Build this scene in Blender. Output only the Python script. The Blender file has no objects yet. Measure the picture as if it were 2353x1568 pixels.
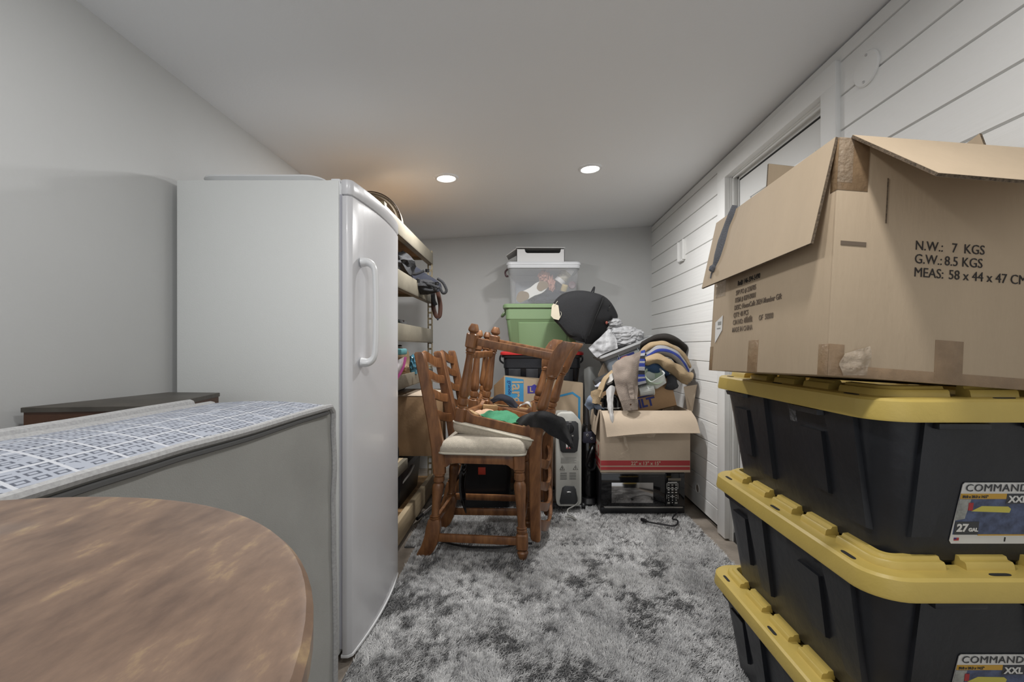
import bpy, bmesh, math, random
import numpy as np
from mathutils import Vector, Matrix, Euler, noise

# ------------------------------------------------------------------ camera, light, exposure
SC = bpy.context.scene
COL = SC.collection
PI = math.pi
FPX, CX, CY, HC = 1046.0, 1206.0, 798.0, 1.10      # focal length in pixels, horizon point, camera height
cam_data = bpy.data.cameras.new('camera')
cam = bpy.data.objects.new('camera', cam_data)
COL.objects.link(cam)
cam.location = (0, 0, HC)
cam.rotation_euler = (PI/2, 0, 0)
cam_data.sensor_width = 36.0
cam_data.lens = 36.0 * FPX / 2353.0
cam_data.shift_x = -(CX - 1176.5) / 2353.0
cam_data.shift_y = (CY - 784.0) / 2353.0
cam_data.clip_start = 0.02
SC.camera = cam

world = bpy.data.worlds.new('world')
SC.world = world
world.use_nodes = True
world.node_tree.nodes['Background'].inputs[0].default_value = (0.93, 0.96, 1.0, 1)
world.node_tree.nodes['Background'].inputs[1].default_value = 0.9  # added soft fill, entering where the room has no front wall

SC.view_settings.view_transform = 'Standard'
SC.view_settings.look = 'None'
SC.view_settings.gamma = 1.0
SC.view_settings.use_curve_mapping = False
SC.view_settings.exposure = -0.05

XL, XR, YB, YF = -1.235, 1.15, 4.13, -1.5            # left wall, right wall, back wall, front end left open for fill light
ZL, ZR = 2.055, 2.20                                 # ceiling height at the left and right walls
def ceil_z(x): return ZL + (ZR - ZL) * (x - XL) / (XR - XL)
LAMP_ENERGY = 15.5
LAMPS = [(-0.464, 2.69), (0.384, 2.68), (-0.464, 0.55), (0.384, 0.55)]
LAMP_ENERGY_FRONT = 8.0
def lamp_light(x, y):
    ld = bpy.data.lights.new('downlight_glow', 'AREA')
    ld.shape = 'DISK'; ld.size = 0.11; ld.energy = LAMP_ENERGY if y > 1 else LAMP_ENERGY_FRONT; ld.color = (1.0, 0.99, 0.975)
    lo = bpy.data.objects.new('downlight_glow', ld)
    COL.objects.link(lo); lo.location = (x, y, ceil_z(x) - 0.022)
    return lo

# ------------------------------------------------------------------ helpers
def at(px, py, Y):
    return Vector(((px - CX) * Y / FPX, Y, HC - (py - CY) * Y / FPX))
def lin(r, g, b):
    f = lambda c: (c/255)/12.92 if c/255 <= 0.04045 else ((c/255+0.055)/1.055)**2.4
    return (f(r), f(g), f(b))
def T3(x, y, z): return Matrix.Translation((x, y, z))
def RX(a): return Matrix.Rotation(a, 4, 'X')
def RY(a): return Matrix.Rotation(a, 4, 'Y')
def RZ(a): return Matrix.Rotation(a, 4, 'Z')

def pm(name, col, rough=0.6, metal=0.0, var=None, bump=None, stretch=(1, 1, 1), alpha=1.0, spec=0.5, sheen=0.0, coat=0.0, col2=None, emit=None):
    """Principled material; var = (noise scale, amount) colour variation, bump = (noise scale, strength)."""
    m = bpy.data.materials.new(name); m.use_nodes = True
    nt = m.node_tree; n = nt.nodes; L = nt.links
    b = n['Principled BSDF']
    b.inputs['Base Color'].default_value = (*col, 1)
    b.inputs['Roughness'].default_value = rough
    b.inputs['Metallic'].default_value = metal
    b.inputs['Specular IOR Level'].default_value = spec
    b.inputs['Sheen Weight'].default_value = sheen
    b.inputs['Coat Weight'].default_value = coat
    if emit:
        b.inputs['Emission Color'].default_value = (*emit[0], 1); b.inputs['Emission Strength'].default_value = emit[1]
    tc = mp = None
    if var or bump:
        tc = n.new('ShaderNodeTexCoord'); mp = n.new('ShaderNodeMapping')
        mp.inputs['Scale'].default_value = stretch
        L.new(tc.outputs['Object'], mp.inputs['Vector'])
    if var:
        t = n.new('ShaderNodeTexNoise'); t.inputs['Scale'].default_value = var[0]; t.inputs['Detail'].default_value = 6
        t.inputs['Roughness'].default_value = 0.6
        L.new(mp.outputs[0], t.inputs['Vector'])
        r = n.new('ShaderNodeValToRGB')
        c2 = col2 if col2 else tuple(c*(1-var[1]) for c in col)
        r.color_ramp.elements[0].position = 0.33; r.color_ramp.elements[1].position = 0.67
        r.color_ramp.elements[0].color = (*c2, 1); r.color_ramp.elements[1].color = (*col, 1)
        L.new(t.outputs['Fac'], r.inputs['Fac']); L.new(r.outputs['Color'], b.inputs['Base Color'])
    if bump:
        t2 = n.new('ShaderNodeTexNoise'); t2.inputs['Scale'].default_value = bump[0]; t2.inputs['Detail'].default_value = 5
        L.new(mp.outputs[0], t2.inputs['Vector'])
        bp = n.new('ShaderNodeBump'); bp.inputs['Strength'].default_value = bump[1]; bp.inputs['Distance'].default_value = 0.01
        L.new(t2.outputs['Fac'], bp.inputs['Height']); L.new(bp.outputs[0], b.inputs['Normal'])
    if alpha < 1:
        mx = n.new('ShaderNodeMixShader'); tr = n.new('ShaderNodeBsdfTransparent')
        mx.inputs[0].default_value = alpha
        L.new(tr.outputs[0], mx.inputs[1]); L.new(b.outputs[0], mx.inputs[2])
        L.new(mx.outputs[0], n['Material Output'].inputs['Surface'])
    return m

def cr(pts, n):
    """Catmull-Rom resample of a point list to n points."""
    P = [Vector(p) for p in pts]
    if len(P) == 2: return [P[0].lerp(P[1], i/(n-1)) for i in range(n)]
    P = [P[0]*2-P[1]] + P + [P[-1]*2-P[-2]]
    k = len(P) - 3; out = []
    for i in range(n):
        s = i/(n-1)*k; j = min(int(s), k-1); t = s-j
        a, b, c, d = P[j:j+4]
        out.append(0.5*((2*b)+(c-a)*t+(2*a-5*b+4*c-d)*t*t+(3*b-a-3*c+d)*t**3))
    return out

def rrect(w, d, r, k=5):
    """Rounded rectangle, counter-clockwise points (x, y)."""
    out = []
    for cx, cy, a0 in ((w/2-r, d/2-r, 0), (-w/2+r, d/2-r, PI/2), (-w/2+r, -d/2+r, PI), (w/2-r, -d/2+r, 1.5*PI)):
        for i in range(k+1):
            a = a0 + PI/2*i/k
            out.append((cx+r*math.cos(a), cy+r*math.sin(a)))
    return out

class MB:
    def __init__(s): s.bm = bmesh.new()
    def merge(s, tmp, M=None):
        if M is not None: bmesh.ops.transform(tmp, matrix=M, verts=tmp.verts)
        me = bpy.data.meshes.new('tmp'); tmp.to_mesh(me); tmp.free()
        s.bm.from_mesh(me); bpy.data.meshes.remove(me); return s
    def box(s, x0, x1, y0, y1, z0, z1, bev=0.0, seg=2, M=None):
        t = bmesh.new(); bmesh.ops.create_cube(t, size=1)
        bmesh.ops.transform(t, matrix=T3((x0+x1)/2, (y0+y1)/2, (z0+z1)/2) @ Matrix.Diagonal((abs(x1-x0), abs(y1-y0), abs(z1-z0), 1)), verts=t.verts)
        if bev > 0: bmesh.ops.bevel(t, geom=t.edges[:], offset=bev, segments=seg, profile=0.5, affect='EDGES')
        return s.merge(t, M)
    def loft(s, rings, closed=True, cap0=True, cap1=True, M=None):
        t = bmesh.new(); R = [[t.verts.new(p) for p in ring] for ring in rings]
        n = len(R[0])
        for a, b in zip(R, R[1:]):
            for i in range(n if closed else n-1):
                j = (i+1) % n
                try: t.faces.new((a[i], a[j], b[j], b[i]))
                except ValueError: pass
        if closed and cap0: t.faces.new(R[0][::-1])
        if closed and cap1: t.faces.new(R[-1])
        bmesh.ops.recalc_face_normals(t, faces=t.faces[:])
        return s.merge(t, M)
    def lathe(s, prof, n=20, M=None, c0=True, c1=True):
        return s.loft([[(r*math.cos(2*PI*i/n), r*math.sin(2*PI*i/n), z) for i in range(n)] for r, z in prof], True, c0, c1, M)
    def cyl(s, p0, p1, r0, r1=None, n=14, M=None):
        return s.tube([p0, p1], [r0, r0 if r1 is None else r1], n, M)
    def tube(s, pts, r, n=8, M=None, res=None, sq=None):
        P = cr(pts, res) if res else [Vector(p) for p in pts]
        m = len(P); rr = r if isinstance(r, (list, tuple)) else [r]*m
        if len(rr) != m: rr = [rr[min(int(i/(m-1)*(len(rr)-1)), len(rr)-2)]*(1-((i/(m-1)*(len(rr)-1))-min(int(i/(m-1)*(len(rr)-1)), len(rr)-2))) + rr[min(int(i/(m-1)*(len(rr)-1)), len(rr)-2)+1]*((i/(m-1)*(len(rr)-1))-min(int(i/(m-1)*(len(rr)-1)), len(rr)-2)) for i in range(m)]
        up = Vector((0, 0, 1)); rings = []; prev = None
        for i, p in enumerate(P):
            d = (P[min(i+1, m-1)] - P[max(i-1, 0)]).normalized()
            u = prev if prev is not None else (up if abs(d.dot(up)) < 0.95 else Vector((1, 0, 0)))
            a = (u - d*u.dot(d)); a = a.normalized() if a.length > 1e-6 else d.orthogonal().normalized()
            prev = a; b = d.cross(a)
            k = sq if sq else (1, 1)
            rings.append([p + a*(rr[i]*k[0]*math.cos(2*PI*q/n)) + b*(rr[i]*k[1]*math.sin(2*PI*q/n)) for q in range(n)])
        return s.loft(rings, True, True, True, M)
    def prism(s, poly, a, b, axis='y', bev=0.0, M=None):
        """Polygon in the plane normal to axis, extruded from a to b. axis y: (x,z); x: (y,z); z: (x,y)."""
        f = {'y': lambda p, h: (p[0], h, p[1]), 'x': lambda p, h: (h, p[0], p[1]), 'z': lambda p, h: (p[0], p[1], h)}[axis]
        t = bmesh.new()
        A = [t.verts.new(f(p, a)) for p in poly]; B = [t.verts.new(f(p, b)) for p in poly]
        n = len(poly); t.faces.new(A); t.faces.new(B[::-1])
        for i in range(n): t.faces.new((A[i], B[i], B[(i+1) % n], A[(i+1) % n]))
        bmesh.ops.recalc_face_normals(t, faces=t.faces[:])
        if bev > 0: bmesh.ops.bevel(t, geom=t.edges[:], offset=bev, segments=2, profile=0.5, affect='EDGES')
        return s.merge(t, M)
    def plate(s, pts, th, M=None):
        """Flat polygon in space thickened by th along its normal (both sides)."""
        P = [Vector(p) for p in pts]
        nrm = Vector((0, 0, 0))
        for i in range(len(P)): nrm += P[i].cross(P[(i+1) % len(P)])
        nrm.normalize()
        return s.loft([[p - nrm*th/2 for p in P], [p + nrm*th/2 for p in P]], True, True, True, M)
    def sheet(s, rows, nu=24, nv=24, th=0.004, amp=0.0, freq=12.0, seed=0.0, M=None):
        """Cloth: control rows (polylines) resampled smoothly, wrinkled by noise, thickened."""
        rows = [cr(r, nu) for r in rows]
        cols = [cr([r[i] for r in rows], nv) for i in range(nu)]
        G = [[cols[i][j] for i in range(nu)] for j in range(nv)]
        N = [[None]*nu for _ in range(nv)]
        for j in range(nv):
            for i in range(nu):
                du = G[j][min(i+1, nu-1)] - G[j][max(i-1, 0)]; dv = G[min(j+1, nv-1)][i] - G[max(j-1, 0)][i]
                q = du.cross(dv); N[j][i] = q.normalized() if q.length > 1e-9 else Vector((0, -1, 0))
        if amp:
            G = [[G[j][i] + N[j][i]*amp*noise.noise(G[j][i]*freq + Vector((seed, seed*1.7, seed*0.3))) for i in range(nu)] for j in range(nv)]
        t = bmesh.new(); V = [[t.verts.new(p) for p in r] for r in G]
        W = [[t.verts.new(G[j][i] + N[j][i]*th) for i in range(nu)] for j in range(nv)]
        for j in range(nv-1):
            for i in range(nu-1):
                t.faces.new((V[j][i], V[j+1][i], V[j+1][i+1], V[j][i+1]))
                t.faces.new((W[j][i], W[j][i+1], W[j+1][i+1], W[j+1][i]))
        for i in range(nu-1):
            t.faces.new((V[0][i], V[0][i+1], W[0][i+1], W[0][i])); t.faces.new((V[-1][i+1], V[-1][i], W[-1][i], W[-1][i+1]))
        for j in range(nv-1):
            t.faces.new((V[j+1][0], V[j][0], W[j][0], W[j+1][0])); t.faces.new((V[j][-1], V[j+1][-1], W[j+1][-1], W[j][-1]))
        bmesh.ops.recalc_face_normals(t, faces=t.faces[:])
        return s.merge(t, M)
    def blob(s, c, r, amp=0.15, freq=2.0, sub=4, seed=0.0, crease=0.0, M=None, pw=1.0):
        t = bmesh.new(); bmesh.ops.create_icosphere(t, subdivisions=sub, radius=1)
        for v in t.verts:
            p = v.co.copy(); q = p*freq + Vector((seed, seed*2.1, seed*0.7))
            k = 1 + amp*noise.noise(q) + amp*0.5*noise.noise(q*2.3)
            if crease: k -= crease*(1-abs(noise.noise(q*1.9)))**6
            if pw != 1.0: p = Vector([math.copysign(abs(c_)**pw, c_) for c_ in p])
            v.co = Vector((c[0]+p.x*r[0]*k, c[1]+p.y*r[1]*k, c[2]+p.z*r[2]*k))
        return s.merge(t, M)

def link_mesh(name, mb, mat, parent=None, smooth=35, xf=None):
    if xf is not None: bmesh.ops.transform(mb.bm, matrix=xf, verts=mb.bm.verts)
    me = bpy.data.meshes.new(name); mb.bm.to_mesh(me); mb.bm.free()
    if smooth:
        me.polygons.foreach_set('use_smooth', [True]*len(me.polygons))
        me.set_sharp_from_angle(angle=math.radians(smooth))
    o = bpy.data.objects.new(name, me); COL.objects.link(o)
    for m in (mat if isinstance(mat, (list, tuple)) else [mat]): me.materials.append(m)
    if parent is not None: o.parent = parent
    return o
def tag(o, label, cat, group=None, kind=None):
    if label: o['label'] = label
    if cat: o['category'] = cat
    if group: o['group'] = group
    if kind: o['kind'] = kind
    return o
def solo(name, mb, mat, label, cat, group=None, smooth=35, kind=None):
    """A thing that is one mesh, given in world coordinates; its origin goes to its base."""
    vs = [v.co for v in mb.bm.verts]
    c = Vector(((min(v.x for v in vs)+max(v.x for v in vs))/2, (min(v.y for v in vs)+max(v.y for v in vs))/2, min(v.z for v in vs)))
    o = link_mesh(name, mb, mat, None, smooth, Matrix.Translation(-c)); o.location = c
    return tag(o, label, cat, group, kind)
class Thing:
    """An Empty at the base; parts are its children. part(w=True) takes world coordinates."""
    def __init__(s, name, label, cat, loc=(0, 0, 0), rot=(0, 0, 0), group=None, M=None):
        s.o = bpy.data.objects.new(name, None); COL.objects.link(s.o); s.o.empty_display_size = 0.05
        s.M = M if M is not None else T3(*loc) @ Euler(rot).to_matrix().to_4x4()
        s.o.matrix_world = s.M
        tag(s.o, label, cat, group)
    def part(s, name, mb, mat, parent=None, smooth=35, w=False, label=None, kind=None):
        o = link_mesh(name, mb, mat, parent or s.o, smooth, s.M.inverted() if w else None)
        if label: o['label'] = label
        if kind: o['kind'] = kind
        return o
    def text(s, name, body, size, M, mat, parent=None, align='LEFT', bold=0.0, sx=1.0, w=False, spacing=1.0):
        if w: M = s.M.inverted() @ M
        o = text_mesh(name, body, size, M, mat, align, bold, sx, spacing); o.parent = parent or s.o
        return o
def text_mesh(name, body, size, M, mat, align='LEFT', bold=0.0, sx=1.0, spacing=1.0):
    cu = bpy.data.curves.new('lettering', 'FONT'); cu.body = body; cu.size = size; cu.align_x = align; cu.offset = bold
    cu.extrude = 0.0003; cu.space_character = spacing; cu.resolution_u = 3
    to = bpy.data.objects.new('lettering_curve', cu); COL.objects.link(to)
    dg = bpy.context.evaluated_depsgraph_get()
    me = bpy.data.meshes.new_from_object(to.evaluated_get(dg)); COL.objects.unlink(to); bpy.data.objects.remove(to); bpy.data.curves.remove(cu)
    me.transform(M @ Matrix.Diagonal((sx, 1, 1, 1)))
    me.materials.clear(); me.materials.append(mat)
    o = bpy.data.objects.new(name, me); COL.objects.link(o); return o
FRONT = RX(PI/2)                    # lettering on a face that looks towards -y
LEFTF = RZ(-PI/2) @ RX(PI/2)        # on a face that looks towards -x
RIGHTF = RZ(PI/2) @ RX(PI/2)        # on a face that looks towards +x
def copy_tree(o, parent=None):
    c = o.copy(); COL.objects.link(c)
    if parent is not None: c.parent = parent
    for ch in list(o.children): copy_tree(ch, c)
    return c
def structure(name, mb, mat, parent=None, smooth=35):
    o = link_mesh(name, mb, mat, parent, smooth)
    if parent is None: o['kind'] = 'structure'
    return o

# ------------------------------------------------------------------ materials
M_WALL = pm('wall_paint', (0.59, 0.595, 0.59), 0.85, var=(1.5, 0.04), bump=(160, 0.05))
M_CEIL = pm('ceiling_paint', (0.86, 0.87, 0.885), 0.9, bump=(90, 0.08))
M_PLANK = pm('white_plank_paint', (0.80, 0.80, 0.785), 0.6, bump=(22, 0.14), stretch=(1, 0.12, 3.0))
M_TRIM = pm('trim_paint', (0.80, 0.80, 0.785), 0.5, bump=(60, 0.05))
M_DOORP = pm('door_paint', (0.78, 0.78, 0.765), 0.45)
M_GAP = pm('dark_gap', (0.02, 0.02, 0.02), 0.9)
M_CONC = pm('concrete', (0.36, 0.31, 0.26), 0.85, var=(9, 0.35), bump=(60, 0.3))
M_CARD = pm('cardboard', (0.53, 0.415, 0.29), 0.75, var=(3.0, 0.14), bump=(70, 0.10), stretch=(1, 1, 0.25), spec=0.25)
M_CARD2 = pm('pale_cardboard', (0.60, 0.49, 0.375), 0.75, var=(4.0, 0.12), bump=(70, 0.08), spec=0.25)
M_CARDB = pm('brown_cardboard', (0.40, 0.255, 0.14), 0.75, var=(4.0, 0.2), bump=(70, 0.08), spec=0.25)
M_FLUTE = pm('cardboard_edge', (0.20, 0.145, 0.095), 0.9, var=(220, 0.75))
M_TAPE = pm('brown_parcel_tape', (0.30, 0.20, 0.115), 0.28, var=(30, 0.2), bump=(50, 0.25))
M_CTAPE = pm('clear_tape', (0.62, 0.52, 0.40), 0.12, alpha=0.30, bump=(90, 0.8))
M_INK = pm('dark_print', (0.025, 0.02, 0.018), 0.7)
M_INKF = pm('faded_print', (0.16, 0.12, 0.085), 0.8)
M_WHITEP = pm('white_paper', (0.78, 0.77, 0.74), 0.6)
M_WHITE = pm('white_enamel', (0.68, 0.68, 0.70), 0.28, bump=(300, 0.03), coat=0.2)
M_WHITES = pm('white_enamel_side', (0.76, 0.775, 0.76), 0.45, bump=(260, 0.08))
M_GREYGASKET = pm('grey_gasket', (0.42, 0.42, 0.47), 0.6)
M_WHITEPL = pm('white_plastic', (0.80, 0.81, 0.82), 0.25)
M_YEL = pm('yellow_plastic', (0.60, 0.445, 0.115), 0.42, var=(7, 0.10), bump=(120, 0.06))
M_BLKT = pm('black_tote_plastic', (0.022, 0.024, 0.030), 0.36, var=(6, 0.35), bump=(40, 0.10), spec=0.5)
M_BLACK = pm('black_plastic', (0.014, 0.014, 0.016), 0.35)
M_BLKGL = pm('black_gloss', (0.006, 0.006, 0.007), 0.06, spec=0.6)
M_BLKFAB = pm('black_fabric', (0.013, 0.0135, 0.016), 0.8, bump=(240, 0.4), sheen=0.03)
M_NAVY = pm('navy_fabric', (0.016, 0.019, 0.033), 0.75, bump=(240, 0.4), sheen=0.03)
M_GREEN = pm('green_plastic', (0.225, 0.33, 0.175), 0.38, bump=(60, 0.04))
M_RED = pm('red_plastic', (0.60, 0.035, 0.035), 0.4)
M_CLEAR = pm('clear_plastic', (0.80, 0.82, 0.86), 0.22, alpha=0.13)
M_CLEARR = pm('clear_plastic_rim', (0.80, 0.82, 0.85), 0.2, alpha=0.75)
M_GREYBIN = pm('grey_translucent_plastic', (0.34, 0.38, 0.43), 0.3, alpha=0.85)
M_FROST = pm('frosted_plastic', (0.78, 0.82, 0.80), 0.3, alpha=0.6)
M_FROSTG = pm('frosted_green_plastic', (0.55, 0.66, 0.52), 0.3, alpha=0.7)
M_WOOD = pm('stained_wood', (0.31, 0.140, 0.055), 0.38, var=(11, 0.5), col2=(0.125, 0.050, 0.021), bump=(30, 0.12), stretch=(2.5, 2.5, 0.6), coat=0.15)
M_WOODD = pm('dark_stained_wood', (0.10, 0.042, 0.02), 0.45, var=(6, 0.5), bump=(30, 0.12))
M_RAWW = pm('raw_wood', (0.46, 0.30, 0.15), 0.7, var=(10, 0.3), stretch=(3, 0.4, 3))
M_LINEN = pm('oatmeal_linen', (0.60, 0.54, 0.44), 0.9, var=(60, 0.18), bump=(420, 0.5), sheen=0.2)
M_PIPING = pm('pale_piping', (0.62, 0.58, 0.48), 0.85)
M_RACK = pm('beige_rack_steel', (0.24, 0.215, 0.165), 0.55, var=(5, 0.25), bump=(50, 0.08))
M_RACKP = pm('rack_post_steel', (0.36, 0.30, 0.19), 0.5, var=(12, 0.35))
M_PBOARD = pm('particle_board', (0.40, 0.235, 0.10), 0.8, var=(40, 0.45), bump=(90, 0.2))
M_PINE = pm('pale_pine', (0.56, 0.44, 0.28), 0.7, var=(8, 0.25), stretch=(5, 0.4, 5))
M_STEEL = pm('bright_steel', (0.62, 0.62, 0.62), 0.3, metal=0.9)
M_GREYP = pm('heater_grey_enamel', (0.56, 0.56, 0.52), 0.4)
M_DGREY = pm('dark_grey_plastic', (0.045, 0.047, 0.05), 0.35)
M_SILVER = pm('silver_strip', (0.55, 0.53, 0.50), 0.2, metal=0.8)
M_GREYPRINT = pm('grey_print', (0.30, 0.30, 0.28), 0.7)
M_REDPRINT = pm('red_print', (0.42, 0.045, 0.05), 0.7)
M_BLUEPRINT = pm('blue_print', (0.055, 0.30, 0.55), 0.7)
M_NAVYPRINT = pm('navy_print', (0.03, 0.04, 0.19), 0.7)
M_PURPRINT = pm('purple_print', (0.06, 0.05, 0.33), 0.7)
M_MATG = pm('mattress_grey', (0.33, 0.33, 0.31), 0.9, var=(5, 0.12), bump=(480, 0.15), sheen=0.2)
M_MATPIPE = pm('mattress_piping', (0.42, 0.42, 0.42), 0.85, var=(200, 0.25), stretch=(1, 1, 1))
M_MATDARK = pm('mattress_dark_mesh', (0.10, 0.10, 0.10), 0.9)
# ------------------------------------------------------------------ room shell
b = MB(); b.box(XL-0.1, XR+0.2, YF, YB+0.1, -0.12, 0.0)
structure('floor', b, M_CONC)
b = MB(); b.box(XL-0.1, XL, YF, YB+0.1, 0, ZL+0.01)
structure('wall_left', b, M_WALL)
b = MB(); b.box(XL, XR+0.1, YB, YB+0.1, 0, 2.3)
structure('wall_back', b, M_WALL)
b = MB(); b.prism([(XL-0.1, ceil_z(XL-0.1)), (XR+0.2, ceil_z(XR+0.2)), (XR+0.2, ceil_z(XR+0.2)+0.1), (XL-0.1, ceil_z(XL-0.1)+0.1)], YF, YB+0.1)
structure('ceiling', b, M_CEIL)

# plank wall on the right with a door opening
PK, P0 = 0.1255, 1.135 - 9*0.1255
DY0, DY1, DZ = 1.66, 2.68, 2.148                      # door casing outer extents
def plank_wall(y0, y1, zlo, zhi):
    w = MB()
    w.box(XR+0.012, XR+0.06, y0, y1, zlo, zhi)
    for k in range(-1, 20):
        a, c = P0 + k*PK + 0.0022, P0 + (k+1)*PK - 0.0022
        a, c = max(a, zlo), min(c, zhi)
        if c - a < 0.01: continue
        w.prism([(XR, a+0.002), (XR+0.003, a), (XR+0.02, a), (XR+0.02, c), (XR+0.003, c), (XR, c-0.002)], y0, y1)
    return w
w = plank_wall(DY1-0.01, YB, 0.035, ZR-0.008)
for y0, y1, lo, hi in ((YF, DY0+0.01, 0.035, ZR-0.008), (DY0+0.01, DY1-0.01, DZ-0.01, ZR-0.008)):
    t = plank_wall(y0, y1, lo, hi); me = bpy.data.meshes.new('t'); t.bm.to_mesh(me); w.bm.from_mesh(me)
structure('wall_right', w, M_PLANK)
b = MB(); b.box(XR+0.03, XR+0.06, YF, YB, 0, 0.05); b.box(XR+0.06, XR+0.1, YF, YB, 0, 2.25)
structure('dark_gap_backing', b, M_GAP)                         # dark boxes standing in for shade under and behind the planks
# door casing, jamb and door
b = MB()
b.box(XR-0.018, XR+0.012, DY0, DY0+0.085, 0.012, DZ, 0.003); b.box(XR-0.018, XR+0.012, DY1-0.10, DY1, 0.012, DZ, 0.003)
b.box(XR-0.0185, XR+0.012, DY0, DY1, DZ-0.085, DZ, 0.003)
structure('trim_2', b, M_TRIM)
b = MB(); J0, J1, JT = DY0+0.085, DY1-0.10, DZ-0.085
for x0, x1, e in ((XR+0.012, XR+0.10, 0.0), (XR+0.025, XR+0.034, -0.010), (XR+0.055, XR+0.10, -0.016)):
    b.box(x0, x1, J0-0.02, J0-e, 0, JT+0.02, 0.002); b.box(x0, x1, J1+e, J1+0.02, 0, JT+0.02, 0.002)
    b.box(x0, x1, J0, J1, JT+e, JT+0.02, 0.002)
structure('door_frame', b, M_TRIM)
d = MB(); d.box(XR+0.058, XR+0.10, J0+0.022, J1-0.022, 0.01, JT-0.026, 0.002)
door = structure('door_1', d, M_DOORP)
g = MB()
for z0, z1 in ((0.25, 0.9), (1.05, JT-0.16)):
    for a0, a1, c0, c1 in ((J0+0.14, J1-0.14, z0, z0+0.012), (J0+0.14, J1-0.14, z1, z1+0.012), (J0+0.14, J0+0.152, z0, z1), (J1-0.152, J1-0.14, z0, z1)):
        g.box(XR+0.052, XR+0.06, a0, a1, c0, c1, 0.002)
link_mesh('door_moulding', g, M_DOORP, door)
b = MB(); b.box(XR+0.101, XR+0.11, J0, J1, 0, JT, 0)
structure('door_gap_backing', b, M_GAP)  # dark sheet standing in for shade in the door gaps

# ------------------------------------------------------------------ ceiling downlights
M_LENS = pm('lamp_lens', (1, 1, 1), 0.5, emit=((1.0, 0.97, 0.94), 9.0))
where = ['left recessed ceiling light glowing above the metal shelving', 'right recessed ceiling light glowing above the piled totes',
         'left recessed ceiling light near the room entrance', 'right recessed ceiling light near the room entrance']
for i, (x, y) in enumerate(LAMPS):
    z = ceil_z(x); tilt = RY(-math.atan((ZR-ZL)/(XR-XL)))
    t = Thing('ceiling_light', where[i], 'ceiling light', M=T3(x, y, z) @ tilt, group='recessed ceiling lights')
    r = MB(); r.lathe([(0.052, -0.0005), (0.052, -0.006), (0.056, -0.009), (0.066, -0.007), (0.071, -0.0005)], 40, c0=False, c1=False)
    t.part('trim_ring', r, M_WHITEPL)
    l = MB(); l.lathe([(0.053, -0.0055), (0.042, -0.0085), (0.02, -0.0105), (0.001, -0.011)], 40)
    t.part('lens', l, M_LENS)
    lamp_light(x, y)

# ------------------------------------------------------------------ fittings on the plank wall
c = at(1993, 158, XR*FPX/(1993-CX)); c.x = XR
t = Thing('cover_plate', 'round white blank cover plate screwed high on plank wall beside door', 'cover plate', c, (0, -PI/2, 0))
p = MB(); p.lathe([(0.0, 0.0), (0.056, 0.0), (0.057, 0.004), (0.052, 0.008), (0.0001, 0.009)], 40); t.part('disc', p, M_TRIM)
for s in (-1, 1):
    q = MB(); q.lathe([(0.0, 0.009), (0.0045, 0.009), (0.004, 0.0115), (0.0001, 0.0122)], 12, T3(s*0.042, -s*0.006, 0)); t.part('screw', q, M_STEEL)
c = Vector((XR, 3.32, 1.80))
t = Thing('wall_bracket', 'small white recessed wall bracket on the planks near back corner', 'bracket', c)
p = MB(); p.box(-0.022, 0.004, -0.062, -0.045, -0.07, 0.075, 0.003); p.box(-0.022, 0.004, 0.045, 0.062, -0.07, 0.075, 0.003); p.box(-0.006, 0.004, -0.046, 0.046, -0.07, 0.07, 0.002); p.box(-0.022, 0.004, -0.046, 0.046, -0.078, -0.066, 0.003)
t.part('frame', p, M_TRIM)
c = at(1603, 1123, 3.03); c.x = XR
t = Thing('pipe_sleeve', 'small round pipe hole low in plank wall beside the microwave', 'pipe hole', c, (0, -PI/2, 0))
p = MB(); p.lathe([(0.030, -0.004), (0.034, 0.003), (0.027, 0.004), (0.025, -0.003)], 28, c0=False, c1=False); t.part('ring', p, M_TRIM)
p = MB(); p.lathe([(0.0, -0.001), (0.026, -0.001), (0.026, 0.0005), (0.0001, 0.0008)], 24); t.part('plug', p, M_CONC)

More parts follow.
